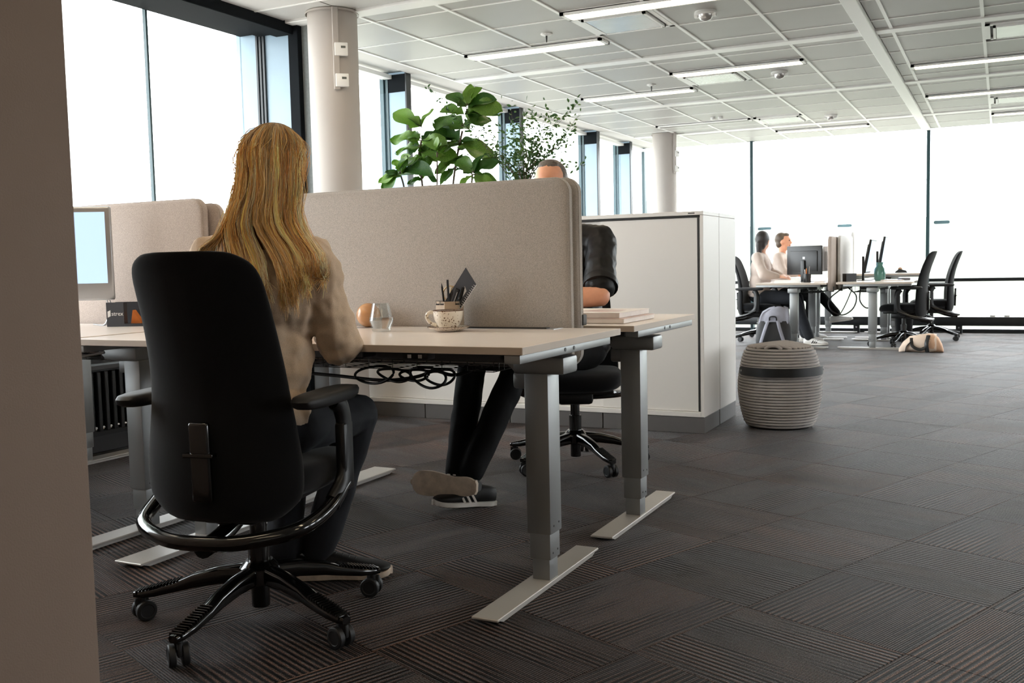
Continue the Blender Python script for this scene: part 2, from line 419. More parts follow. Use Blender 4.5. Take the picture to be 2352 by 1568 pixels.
def fuse(mb, name, m, parent=None, voxel=0.012, smooth=4, wrinkle=None, M=None):
    """merge overlapping solids into ONE continuous skin (voxel remesh, smoothed), optional cloth folds"""
    me = mb.mesh(name + '_raw', None, None, merge=False); o = bpy.data.objects.new(name, me); COL.objects.link(o)
    r = o.modifiers.new('r', 'REMESH'); r.mode = 'VOXEL'; r.voxel_size = voxel
    if smooth:
        sm = o.modifiers.new('s', 'SMOOTH'); sm.iterations = smooth; sm.factor = 0.6
    dg = bpy.context.evaluated_depsgraph_get()
    new = bpy.data.meshes.new_from_object(o.evaluated_get(dg)); new.name = name
    o.modifiers.clear(); o.data = new; bpy.data.meshes.remove(me)
    if wrinkle:
        nor = np.empty(len(new.vertices) * 3); new.vertices.foreach_get('normal', nor); nor = nor.reshape(-1, 3)
        for v, nn in zip(new.vertices, nor):
            d = wrinkle(v.co); v.co = v.co + Vector(nn) * d
    new.materials.clear(); new.materials.append(MATS[m])
    new.polygons.foreach_set('use_smooth', [True] * len(new.polygons)); new.update()
    if parent is not None: o.parent = parent
    if M is not None: o.matrix_local = M
    return o
def text_mesh(body, size, depth=0.0004):
    cu = bpy.data.curves.new('t', 'FONT'); cu.body = body; cu.size = size; cu.extrude = depth; cu.resolution_u = 2
    o = bpy.data.objects.new('t', cu); COL.objects.link(o)
    me = bpy.data.meshes.new_from_object(o.evaluated_get(bpy.context.evaluated_depsgraph_get()))
    bpy.data.objects.remove(o); return me

# ------------------------------------------------------------------ the room
X_L, X_R, Y_B, Y_F, Z_C = -4.75, 7.0, -3.0, 14.63, 2.754
# floor slab and carpet tiles (0.5 m, laid at an angle to the walls)
floor = struct(MB().box(-5.1, X_R, Y_B, Y_F + .1, -0.12, -0.004).build('floor', 'carpet', None, None))
A1 = math.radians(67.5); e1 = Vector((math.cos(A1), math.sin(A1), 0)); e2 = Vector((math.sin(A1), -math.cos(A1), 0))
C0 = Vector((-0.675, 2.9, 0))
tile_me = MB().rbox(-.2493, .2493, -.2493, .2493, -.006, 0.0, .0008, 1).mesh('carpet_tile', 'carpet', None)
def in_view(p, mx=0.12):
    d = p - Vector((0, 0, CAM_H)); z = d.dot(_f)
    if z < .6: return None
    x = FPX * d.dot(_r) / z / 1176; y = FPX * d.dot(_u) / z / 784
    return z if abs(x) < 1 + mx and abs(y) < 1 + mx else None
cand = []
for i in range(-20, 28):
    for j in range(-20, 24):
        p = C0 + e1 * (.5 * i + .25) + e2 * (.5 * j + .25)
        if not (-4.6 < p.x < 6.5 and .6 < p.y < 14.2): continue
        z = in_view(p, .8)
        if z: cand.append((z if in_view(p, .12) else z + 50, i, j, p))
cand.sort(key=lambda c: c[0])
for z, i, j, p in cand[:290]:
    q = (i + j) % 2 if random.random() < .75 else random.randint(0, 1)
    link('carpet_tile', tile_me, floor, p, A1 + q * PI / 2 + PI * random.randint(0, 1))
far_m = MB()
for z, i, j, p in cand[290:]:
    M = T(*p) @ Rz(A1); far_m.box(-.2488, .2488, -.2488, .2488, -.006, 0.0, M)
if far_m.v: tag(far_m.build('far_carpet_tiles', 'carpet', floor, None), kind='stuff')

# ceiling
ceiling = struct(MB().box(-5.0, X_R, Y_B, Y_F + .1, Z_C + .03, Z_C + .13).build('ceiling', 'ceiling_white', None, None))
PER, B0 = 2.495, 5.56
xs = [-4.56, -3.955, -3.35, -2.745, -2.145, -1.54, -0.985]
xs2 = [-0.885, -0.77, -0.15, .46, 1.07, 1.68, 2.29, 2.9, 3.51]
rows = []
for k in range(-1, 4):
    b = B0 + PER * k
    rows += [(b + .16, b + .35), (b + .35, b + .97), (b + .97, b + 1.57), (b + 1.57, b + 2.2), (b + 2.2, b + PER)]
rows = [(a, min(b, Y_F - .02)) for a, b in rows if a < Y_F - .1 and b > 5.5]
bands = [B0 + PER * k for k in range(0, 4)]
tile_cache = {}
def ceil_tile(x0, x1, y0, y1, m='ceiling_tile', name='ceiling_tile'):
    key = (round(x1 - x0, 3), round(y1 - y0, 3), m)
    if key not in tile_cache:
        w, d = (x1 - x0) / 2 - .004, (y1 - y0) / 2 - .004
        tile_cache[key] = MB().rbox(-w, w, -d, d, .004, .028, .003, 1).mesh(name, m, None)
    return link(name, tile_cache[key], ceiling, ((x0 + x1) / 2, (y0 + y1) / 2, Z_C))
VENTS = [(-2.745, -2.145, 6.53, 7.13), (-2.745, -2.145, 9.03, 9.62), (-2.745, -2.145, 12.22, 12.82), (-.15, .46, 8.33, 8.93), (-.15, .46, 12.12, 12.72)]
LAMPS = [(-2.735, -1.55, 6.34, 6.52, 1), (-3.945, -2.755, 7.18, 7.36, 1), (-2.735, -1.55, 8.84, 9.02, 1), (-3.945, -2.755, 9.67, 9.85, 1),
         (-3.945, -2.755, 12.15, 12.3, 0), (-2.735, -1.55, 13.55, 13.72, 1), (-.76, 1.06, 9.69, 9.86, 1), (-.76, 1.06, 11.6, 11.78, 1), (-.14, 1.66, 13.5, 13.66, 1),
         (-2.735, -1.55, 3.85, 4.03, 1), (-2.735, -1.55, 1.36, 1.54, 1), (-3.945, -2.755, 4.68, 4.86, 1), (-3.945, -2.755, 2.19, 2.37, 1),
         (-.76, .45, 4.68, 4.86, 1), (-.76, .45, 2.19, 2.37, 1), (-.76, .45, -.3, -.12, 1), (1.07, 2.28, 1.36, 1.54, 1), (1.07, 2.28, 3.85, 4.03, 1), (1.07, 2.28, -1.14, -.96, 1), (1.07, 2.28, 6.34, 6.52, 1)]
def blocked(x0, x1, y0, y1):
    cx, cy = (x0 + x1) / 2, (y0 + y1) / 2
    return any(a < cx < b and c < cy < d for a, b, c, d in VENTS)
cols = [(xs[i], xs[i + 1]) for i in range(len(xs) - 1)] + [(xs2[i], xs2[i + 1]) for i in range(len(xs2) - 1)]
for x0, x1 in cols:
    for y0, y1 in rows:
        # leave out tiles the photograph cannot show
        if not any(in_view(Vector((x, y, Z_C)), .4) for x in (x0, x1) for y in (y0, y1)): continue
        if not blocked(x0, x1, y0, y1): ceil_tile(x0, x1, y0, y1)
for y in [5.56 - .62 * k for k in range(0, 6)]:
    for i in range(0, len(xs) - 1):
        x0, x1 = (xs[i], xs[i + 1])
        if any(in_view(Vector((x, yy, Z_C)), .6) for x in (x0, x1) for yy in (y - .62, y)): ceil_tile(x0, x1, y - .62, y, 'ceiling_white')
y = Y_F - .02
while y > 3.2:
    ceil_tile(-4.75, -4.56, y - 1.2, y, 'ceiling_white', 'perimeter_panel'); y -= 1.2
for x in xs[:-1] + xs2[1:]:
    MB().box(x - .012, x + .012, 5.56, Y_F, Z_C - .004, Z_C + .006).build('grid_bar', 'ceiling_bar', ceiling, None)
yl = sorted({round(a, 3) for a, b in rows} | {round(b, 3) for a, b in rows})
for yy in yl:
    if any(abs(yy - b) < .02 or abs(yy - b - .16) < .02 for b in bands): continue
    MB().box(-4.56, -.985, yy - .0075, yy + .0075, Z_C - .001, Z_C + .006).build('cross_bar', 'ceiling_bar', ceiling, None)
    MB().box(-.885, 3.5, yy - .0075, yy + .0075, Z_C - .001, Z_C + .006).build('cross_bar', 'ceiling_bar', ceiling, None)
for b in bands:
    MB().rbox(-4.56, -.985, b + .015, b + .15, Z_C - .01, Z_C + .02, .003, 1).build('ceiling_band', 'ceiling_bar', ceiling, None)
    MB().rbox(-.885, 3.5, b + .015, b + .15, Z_C - .01, Z_C + .02, .003, 1).build('ceiling_band', 'ceiling_bar', ceiling, None)
MB().rbox(-.985, -.885, 4.5, Y_F, Z_C - .03, Z_C + .03, .004, 1).build('ceiling_beam', 'ceiling_bar', ceiling, None)

LAMP_LBL = ['lit strip light at the top edge of the photo, beside the nearest air vent', 'lit strip light nearest the round column, left of the pin sprinkler',
            'lit strip light touching the second ceiling vent', 'lit strip light left of the second ceiling vent, above the small-leaved bush',
            'unlit dark strip light above the far column', 'faint strip light close to the far window, behind the third vent',
            'strip light right of the ceiling beam, nearest of those', 'strip light right of the ceiling beam, second from the camera', 'strip light right of the ceiling beam, closest to the far window'] + \
    ['lit strip light %s, above the photo\'s upper edge' % q for q in ('over the man\'s desk', 'over the floor by the pier', 'over the left desk by the window', 'over the display at the left', 'right of the beam, near the man\'s desk', 'right of the beam, near the woman\'s desk', 'over the camera', 'in the second row right of the beam', 'farther back in that second row', 'behind the camera at right', 'over the open floor at right')]
for (x0, x1, y0, y1, on), lb in zip(LAMPS, LAMP_LBL):
    t = thing('strip_light', lb, 'ceiling light', ((x0 + x1) / 2, (y0 + y1) / 2, Z_C), 0, 'strip lights in the ceiling')
    w, d = (x1 - x0) / 2, (y1 - y0) / 2
    m = MB(); m.box(-w, w, -d, -d + .02, -.022, .0); m.box(-w, w, d - .02, d, -.022, .0); m.box(-w, -w + .03, -d, d, -.022, .0); m.box(w - .03, w, -d, d, -.022, .0); m.box(-w, w, -d, d, -.006, .004)
    m.build('housing', 'ceiling_bar', t, None)
    MB().rbox(-w + .03, w - .03, -d + .02, d - .02, -.02, -.006, .003, 1).build('lens', 'lamp_lens' if on else 'lamp_lens_off', t, None)
V_LBL = ['square metal ceiling vent nearest the camera', 'square ceiling vent below the second strip light row, bright panel', 'square ceiling vent far back near the window, left of the beam',
         'square ceiling vent at the right edge of the photo, nearer one', 'square ceiling vent at the right edge, farther one']
for (x0, x1, y0, y1), lb in zip(VENTS, V_LBL):
    t = thing('ceiling_vent', lb, 'vent', ((x0 + x1) / 2, (y0 + y1) / 2, Z_C), 0, 'square ceiling vents')
    m = MB(); w = (x1 - x0) / 2 - .01; d = (y1 - y0) / 2 - .01
    for k, (o, wd) in enumerate(((0, .035), (.055, .02))):
        zz = -.006 - .012 * k
        m.box(-w + o, w - o, -d + o, -d + o + wd, zz, .02); m.box(-w + o, w - o, d - o - wd, d - o, zz, .02)
        m.box(-w + o, -w + o + wd, -d + o, d - o, zz, .02); m.box(w - o - wd, w - o, -d + o, d - o, zz, .02)
    m.build('frame', 'ceiling_bar', t, None)
    MB().box(-w, w, -d, d, .012, .022).build('backing', 'groove', t, None)
    MB().rbox(-w + .075, w - .075, -d + .075, d - .075, -.016, -.004, .004, 1).build('face_plate', 'vent_metal', t)
D_LBL = ['white dome detector on the nearest ceiling tiles', 'white dome detector beside the second ceiling vent', 'white dome detector far back beside the third vent']
for (x, y), lb in zip([(-1.86, 6.86), (-1.857, 9.39), (-1.872, 12.53)], D_LBL):
    t = thing('dome_detector', lb, 'detector', (x, y, Z_C), 0, 'dome detectors on the ceiling')
    MB().lathe([(.075, 0.004), (.078, -.012), (.06, -.02)], 24).build('base_ring', 'plastic_white', t)
    MB().lathe([(.052, -.019), (.05, -.035), (.036, -.052), (.012, -.06), (.001, -.061)], 24).build('dome', 'vent_metal', t)
    for s in (-1, 1): MB().box(s * .0625 - .0125, s * .0625 + .0125, -.02, .02, -.035, -.012).build('lug', 'plastic_white', t)
for (x, y), lb in zip([(-3.07, 6.87), (-3.07, 9.34)], ['pin sprinkler in the ceiling behind the nearest strip lights', 'pin sprinkler in the ceiling left of the second vent']):
    t = thing('sprinkler', lb, 'sprinkler', (x, y, Z_C), 0, 'ceiling sprinklers')
    MB().lathe([(.045, .004), (.045, -.004), (.03, -.012), (.012, -.014)], 20).build('rosette', 'plastic_white', t)
    MB().cyl((0, 0, -.012), (0, 0, -.06), .008, .005, 10).build('nozzle', 'dark_grey_paint', t)
t = thing('twin_spot', 'pair of tiny ceiling spots beside the dark strip light', 'spotlight', (-3.09, 11.87, Z_C))
for s in (-.045, .045): MB().lathe([(.03, .003), (.034, -.02), (.02, -.03)], 16, (s, 0, 0)).build('spot', 'plastic_white', t)

# walls that only the light sees
struct(MB().box(-5.1, X_R + .1, Y_B - .1, Y_B, 0, Z_C + .1).build('wall_back', 'wall_paint', None, None))
wr = MB(); wr.box(X_R, X_R + .1, Y_B, Y_F + .1, 0, .75); wr.box(X_R, X_R + .1, Y_B, Y_F + .1, 2.3, Z_C + .1); wr.box(X_R, X_R + .1, Y_B, 3.2, .75, 2.3)
for k in range(8): y = Y_B + k * 2.5; wr.box(X_R, X_R + .12, y, y + .9, 0, Z_C + .1)
struct(wr.build('wall_right', 'wall_paint', None, None))
# foreground pier at the left edge; its unseen leftward stretch is added to block window light
pe = -1.3115
struct(MB().rbox(-5.0, pe, .2, 1.1, 0, Z_C + .03, .004, 2).build('wall_pier', 'pier_paint', None))

# left glazing: deep fins, bays of glass, dark head and sill
for k, (yy, x0, x1) in enumerate([(7.57, -4.985, -4.75), (9.89, -4.985, -4.75), (12.2, -4.985, -4.75), (13.62, -5.03, -4.80)]):
    t = link('trim_%d' % (k + 1), None); struct(t)
    MB().rbox(x0, x1 - .014, yy, yy + .07, 0, Z_C + .02, .003, 1).build('fin', 'fin_blue', t, None)
    MB().box(x1 - .014, x1, yy - .004, yy + .075, 0, Z_C + .02).build('fin_nosing', 'frame_black', t, None)
    MB().box(x0 + .02, x0 + .045, yy - .012, yy, 0, Z_C + .02).box(x0 - .03, x0 + .01, yy - .03, yy + .1, 0, Z_C + .02).build('gasket', 'frame_teal', t, None)
    MB().box(x0, x1 - .014, yy - .006, yy, 2.6, Z_C).build('fin_cap', 'frame_matte', t, None)
t = struct(link('trim_5', None))          # jamb between the first bay and the column
MB().rbox(-5.0, -4.50, 5.67, 5.78, 0, Z_C + .02, .003, 1).build('fin', 'fin_blue', t, None)
MB().rbox(-4.515, -4.43, 5.655, 5.80, 0, Z_C + .02, .003, 1).build('fin_nosing', 'frame_matte', t, None)
m = MB()
for q in (-4.80, -4.77, -4.74): m.box(q - .008, q + .008, 5.655, 5.67, 0, Z_C)
m.build('gasket', 'frame_black', t, None)
MB().box(-4.43, -4.36, 5.70, 5.80, 0, Z_C).build('stone_strip', 'fin_grey', t, None)
MB().box(-4.36, -4.33, 5.69, 5.81, 0, Z_C).build('black_strip', 'frame_black', t, None)  # black part of the jamb next to the column
t = struct(link('trim_6', None))          # dark head of the first bay
MB().rbox(-4.62, -4.47, -2.9, 5.66, Z_C - .07, Z_C + .02, .004, 1).build('head_inner', 'frame_matte', t, None)
MB().rbox(-4.78, -4.60, -2.9, 5.66, Z_C - .05, Z_C + .02, .004, 1).build('head_outer', 'frame_matte', t, None)
MB().rbox(-4.95, -4.78, -2.9, 5.66, Z_C - .03, Z_C + .02, .004, 1).build('blind_box', 'frame_matte', t, None)
WB = [(-2.9, .25), (.25, 4.78), (4.78, 5.67), (5.8, 7.57), (7.67, 9.89), (9.99, 12.2), (12.3, 13.62), (13.7, 14.6)]
for k, (a, b) in enumerate(WB):
    w = struct(link('window_%d' % (k + 1), None))
    MB().box(-4.965, -4.953, a, b, .05, Z_C).build('pane', 'window_glass', w, None)
    MB().rbox(-5.0, -4.92, a, b, 0, .06, .004, 1).build('sill', 'frame_black', w, None)
    if k in (1,): MB().box(-4.972, -4.946, b - .008, b + .008, .05, Z_C).build('glass_joint', 'frame_teal', w, None)
    if k >= 3: MB().box(-4.99, -4.90, a, b, Z_C - .035, Z_C).build('head', 'ceiling_bar', w, None)
MB().rbox(-4.94, -4.72, .25, 5.66, 0, .74, .004, 1).build('wall_left', 'spandrel', None, None)['kind'] = 'structure'
# open metal soffit outside above the glass
t = thing('exterior_soffit', 'pale green metal grille soffit outside above the left windows', 'soffit', (-5.6, 0, 2.93))
m = MB()
for k in range(5): m.box(.05 + k * .11, .08 + k * .11, -2.9, 16, 0, .05)
m.build('rail', 'soffit_metal', t, None)
m = MB()
for k in range(90): m.box(.03, .55, -2.9 + k * .21, -2.88 + k * .21, .02, .05)
tag(m.build('grille', 'soffit_metal', t, None), kind='stuff')

# far glazing
MX = [-4.93, -3.281, -0.907, 1.467, 3.84, 6.2]
for k in range(len(MX) - 1):
    w = struct(link('window_%d' % (9 + k), None)); a, b = MX[k], MX[k + 1]
    MB().box(a, b, Y_F, Y_F + .012, .05, Z_C).build('pane', 'facade_glass', w, None)
    MB().rbox(a - .022, a + .022, Y_F - .09, Y_F + .03, .0, Z_C + .02, .003, 1).build('mullion', 'frame_teal', w, None)
    MB().rbox(a, b, Y_F - .05, Y_F + .02, .69, .735, .003, 1).build('transom', 'frame_black', w, None)
    MB().rbox(a, b, Y_F - .05, Y_F + .05, .0, .05, .003, 1).build('sill', 'frame_black', w, None)
    for px in (a + .17, (a + b) / 2 + .1):
        MB().prism(rrect(px - .10, px + .10, 1.470, 1.514, .021, 4), 'y', Y_F - .004, Y_F - .001).build('glass_marker', 'pill_blue', w, None)
struct(MB().box(-5.05, -4.9, Y_F - .05, Y_F + .1, 0, Z_C).build('trim_7', 'facade_glass', None, None))

# round columns with cable duct and thermostats
def column(name, x, y, r, lb, ang):
    t = thing(name, lb, 'column', (x, y, 0))
    MB().lathe([(r, 0), (r, Z_C - .005)], 64).build('shaft', 'column_paint', t, 40)
    MB().lathe([(r + .012, Z_C - .015), (r + .014, Z_C - .003), (r, Z_C + .01)], 64, caps=False).build('collar', 'column_paint', t, 40)
    MB().lathe([(r + .01, 0), (r + .01, .08), (r, .085)], 64).build('skirting', 'kick_grey', t, 40)
    M = Rz(ang)
    MB().rbox(r - .012, r + .022, -.02, .02, 2.22, Z_C, .003, 1, M).build('cable_duct', 'column_paint', t)
    for k, z in enumerate((2.28, 2.48)):
        b = MB().rbox(r + .004, r + .034, -.01, .075, z - .042, z + .042, .004, 2, M).build('thermostat', 'plastic_white', t)
        MB().box(r + .0345, r + .0355, .03, .06, z + .005, z + .02, M).build('display', 'lcd', b, None)
column('round_column', -4.06, 5.56, .166, 'grey round column with two white thermostats beside the near window', math.radians(-48))
column('round_column', -4.10, 13.0, .160, 'grey round column standing far back by the corner windows', math.radians(-20))

# exterior: ground far below and a pale hillside
hm = MB(); nx, ny = 60, 40; vs = []; fs = []
for j in range(ny):
    for i in range(nx):
        x = -160 + 320 * i / (nx - 1); y = 24 + 170 * j / (ny - 1)
        z = -6 + 15 * max(0, (y - 40) / 150) ** .8 * (1 + .25 * math.sin(x * .05) + .15 * math.sin(x * .13 + 2)) + .6 * noise.noise(Vector((x * .1, y * .1, 0)))
        vs.append((x, y, z))
fs = [(j * nx + i, j * nx + i + 1, (j + 1) * nx + i + 1, (j + 1) * nx + i) for j in range(ny - 1) for i in range(nx - 1)]
hm.add(vs, fs); struct(hm.build('hillside', 'hill_grass', None, 60))
struct(MB().box(-160, 160, -60, 24.5, -6.5, -6).build('ground_outside', 'bounce_ground', None, None))  # unseen from indoors, kept light to brighten the ceiling by bounce

# radiators: under the near-left window and along the far window
t = thing('panel_radiator', 'dark ribbed radiator low under the near window, behind the desk legs', 'radiator', (-4.62, 0, 0))
MB().rbox(-.05, .05, 2.6, 4.9, .50, .53, .004, 1).build('top_grille', 'dark_grey_paint', t, None)
MB().box(-.02, .02, 2.6, 4.9, .12, .50).build('back_plate', 'frame_black', t, None)
for k in range(44):
    MB().rbox(.02, .05, 2.62 + k * .052, 2.648 + k * .052, .15, .49, .004, 1).build('fin', 'frame_black', t, None)
MB().tube([(.03, 2.6, .17), (.03, 4.9, .17)], .012, 8).build('pipe', 'chrome', t)
for y in (2.8, 4.6): MB().box(-.02, .02, y, y + .05, 0, .13).build('foot', 'frame_black', t, None)
t = thing('convector_radiator', 'long low black convector heater along the far window', 'radiator', (0, Y_F - .2, 0))
MB().rbox(-4.6, 6.0, -.06, .06, .105, .225, .006, 2).build('casing', 'frame_black', t)
for k in range(9):
    x = -4.4 + 1.3 * k
    MB().rbox(x - .04, x + .04, -.04, .04, 0, .11, .004, 1).build('foot', 'frame_black', t, None)
    MB().cyl((x, -.046, .08), (x, -.04, .08), .012, n=10).build('bolt', 'chrome', t)
for k in range(40):
    if k % 3: MB().box(-.3 + k * .17, -.24 + k * .17, -.02, .02, .225, .245).build('grille_clip', 'cabinet_trim', t, None)

# ------------------------------------------------------------------ desks
def make_desk(label, ox, oy, rotz, W, D, h, group, foot_w=(.088, .088), inset=(.095, .095), tray=True, holes=True, top='desk_top'):
    """sit-stand desk; local x along the front edge, user at -y, origin at the front left corner on the floor"""
    t = thing('sit_stand_desk', label, 'desk', (ox, oy, 0), rotz, group)
    th = .0225
    dt = MB().rbox(0, W, 0, D, h - th, h, .0012, 1).build('desktop', top, t, None)
    e = MB(); e.box(.001, W - .001, -.0006, .0005, h - th + .001, h - .0012); e.box(.001, W - .001, D - .0005, D + .0006, h - th + .001, h - .0012)
    e.box(-.0006, .0005, .001, D - .001, h - th + .001, h - .0012); e.box(W - .0005, W + .0006, .001, D - .001, h - th + .001, h - .0012)
    e.build('edge_band', 'desk_edge', dt, None)
    ym = D / 2 + .02
    for s in (0, 1):
        sg = 1 if s == 0 else -1; X = lambda d: d if s == 0 else W - d
        fw = foot_w[s]; i0 = inset[s]
        bx = lambda m, a, b, y0, y1, z0, z1, r=.003: m.rbox(min(X(a), X(b)), max(X(a), X(b)), y0, y1, z0, z1, r, 2)
        r = bx(MB(), .010, .06, .005, D - .075, h - .048, h - th - .001, .002).build('side_rail', 'silver_paint', t)
        if holes:
            for yy in (D * .41, D * .497):
                MB().cyl((X(.0105), yy, h - .034), (X(.0085), yy, h - .034), .0062, n=14).build('bolt_hole', 'frame_black', r)
        # foot: flat bar with a chamfered underside
        f = MB(); a, b = min(X(i0), X(i0 + fw)), max(X(i0), X(i0 + fw))
        f.rbox(a, b, -.002, D, .014, .022, .002, 1)
        f.prism([(.012, .014), (D - .012, .014), (D - .045, .002), (.045, .002)], 'x', a + .006, b - .006)
        f.build('foot', 'foot_paint', t)
        xm = X(i0 + .002)
        c0, c1 = X(i0 - .002), X(i0 + .081)
        leg = MB(); bx(leg, i0 - .003, i0 + .081, ym - .045, ym + .045, .175, h - .115, .004); lg = leg.build('leg', 'silver_paint', t)
        bx(MB(), i0 + .002, i0 + .076, ym - .039, ym + .039, .09, .2, .004).build('leg_stage', 'silver_paint', lg)
        bx(MB(), i0 + .008, i0 + .070, ym - .033, ym + .033, .02, .11, .004).build('leg_stage', 'silver_paint', lg)
        bt = MB()
        for zz, yy in ((.20, ym - .02), (.205, ym + .02), (.11, ym - .018), (.115, ym + .018)): bt.cyl((X(i0 - .0032 + (.0052 if zz < .15 else 0)), yy, zz), (X(i0 - .0045 + (.0052 if zz < .15 else 0)), yy, zz), .0035, n=8)
        bt.build('screw', 'dark_grey_paint', lg)
        cp = MB(); bx(cp, .03, .21, ym - .058, ym + .058, h - .118, h - .062, .010)
        cp.prism([(X(.20), h - .118), (X(.20), h - .062), (X(.26), h - .062)], 'y', ym - .05, ym + .05)
        bx(cp, i0 + .05, i0 + .13, ym - .03, ym + .03, h - .17, h - .115, .01)
        cp.build('leg_cap', 'silver_paint', t)
    MB().rbox(.15, W - .15, ym - .05, ym + .05, h - .085, h - .03, .004, 1).build('cross_beam', 'dark_grey_paint', t)
    MB().rbox(.3, W - .3, D - .14, D - .08, h - .06, h - .025, .004, 1).build('cross_beam', 'dark_grey_paint', t)
    if tray:
        m = MB(); z0 = h - .125; x0, x1, y0, y1 = .38, W - .32, D - .35, D - .12
        for k in range(7): yy = y0 + (y1 - y0) * k / 6; m.tube([(x0, yy, h - .05), (x0, yy, z0), (x1, yy, z0), (x1, yy, h - .05)], .0016, 5)
        for k in range(12): xx = x0 + (x1 - x0) * k / 11; m.tube([(xx, y0, h - .06), (xx, y0, z0), (xx, y1, z0), (xx, y1, h - .06)], .0016, 5)
        m.build('cable_tray', 'plastic_black', t)
        MB().rbox(x0 + .05, x1 - .3, D - .3, D - .2, h - .1, h - .04, .006, 1).build('power_strip', 'plastic_black', t)
    return t

H1 = .812
DG = 'sit-stand desks in the office'
desk_w = make_desk('white sit-stand desk where the blonde woman sits, coffee cup on it', -2.99, 2.457, 0, 1.80, .791, H1, DG, (.13, .088), (.165, .095))
desk_m = make_desk('white sit-stand desk behind the grey screen where the man in black sits', -1.19, 4.178, PI, 1.80, .789, H1, DG, (.088, .13), (.095, .105))
desk_3 = make_desk('white sit-stand desk at the left with the silver computer display', -4.66, 2.457, 0, 1.63, .791, H1, DG, (.1, .1), (.1, .03))
desk_4 = make_desk('white sit-stand desk by the window, behind the left felt screen', -3.03, 4.178, PI, 1.63, .789, H1, DG, (.1, .1), (.03, .1))
# fittings let into the woman's desk: round grommet, flip-up power hatch, height switch, floor socket plate
MB().lathe([(.058, .0), (.06, .0015), (.052, .002), (.0001, .0015)], 32, (-2.20 + 2.99, .735, H1)).build('cable_grommet', 'mon_silver', desk_w)
h_ = MB().box(1.16, 1.585, .70, .785, H1, H1 + .002).build('power_hatch', 'mon_silver', desk_w, None)
MB().box(1.22, 1.555, .705, .735, H1 + .002, H1 + .006).build('hatch_flap', 'plastic_black', h_, None)
sw = MB().rbox(1.385, 1.475, .03, .075, H1 - .045, H1 - .023, .004, 2).build('height_switch', 'plastic_black', desk_w)
MB().box(1.405, 1.418, .029, .031, H1 - .041, H1 - .03).box(1.442, 1.455, .029, .031, H1 - .041, H1 - .03).build('switch_button', 'plastic_white', sw, None)
MB().rbox(.99, 1.09, .25, .33, H1 - .07, H1 - .03, .004, 1).build('junction_box', 'plastic_black', desk_w)

# ------------------------------------------------------------------ felt desk screens
def felt_screen(label, x0, x1, y0, y1, z0, z1, m='screen_felt', axis='y', group='felt desk screens', grip=True):
    t = thing('desk_screen', label, 'desk screen', ((x0 + x1) / 2, (y0 + y1) / 2, z0), 0, group)
    cx, cy = (x0 + x1) / 2, (y0 + y1) / 2
    if axis == 'y': w, th = (x1 - x0) / 2, (y1 - y0) / 2
    else: w, th = (y1 - y0) / 2, (x1 - x0) / 2
    out = []; h = z1 - z0; rr = .055
    R = []
    for s, ins in ((-1, .012), (-.8, .004), (-.45, 0), (.45, 0), (.8, .004), (1, .012)):
        poly = rrect(-w + ins, w - ins, ins, h - ins, rr, 8)
        R.append([(p[0], s * th, p[1]) if axis == 'y' else (s * th, p[0], p[1]) for p in poly])
    MB().rings(R).build('felt_panel', m, t, 50)
    # piping seam round the rim
    poly = rrect(-w + .001, w - .001, .001, h - .001, rr, 8)
    for s in (-.55, .55):
        MB().tube([(p[0], s * th, p[1]) if axis == 'y' else (s * th, p[0], p[1]) for p in poly], .0022, 6, closed=True).build('seam', m, t, 60)
    for q in (-.75, .8):
        b = MB()
        if axis == 'y': b.rbox(q * w - .03, q * w + .03, -th - .004, th + .004, -.012, .05, .003, 1)
        else: b.rbox(-th - .004, th + .004, q * w - .03, q * w + .03, -.012, .05, .003, 1)
        b.build('clamp', 'dark_grey_paint', t)
    return t
felt_screen('large grey felt desk screen facing the camera, between the blonde woman and the man', -2.80, -1.385, 3.262, 3.303, .665, 1.350)
s2 = felt_screen('grey felt desk screen on the man\'s side, only its rounded right edge showing', -2.80, -1.372, 3.318, 3.359, .665, 1.352)
MB().rbox(.68, .72, .0, .035, .15, .19, .003, 1).build('clamp', 'dark_grey_paint', s2)
felt_screen('warm grey felt desk screen at the left, behind the silver display', -4.6, -3.105, 3.262, 3.303, .665, 1.36, 'screen_felt_warm')
felt_screen('warm grey felt screen at the left, rear one by the woman\'s shoulder', -4.55, -3.06, 3.318, 3.359, .665, 1.34, 'screen_felt_warm')

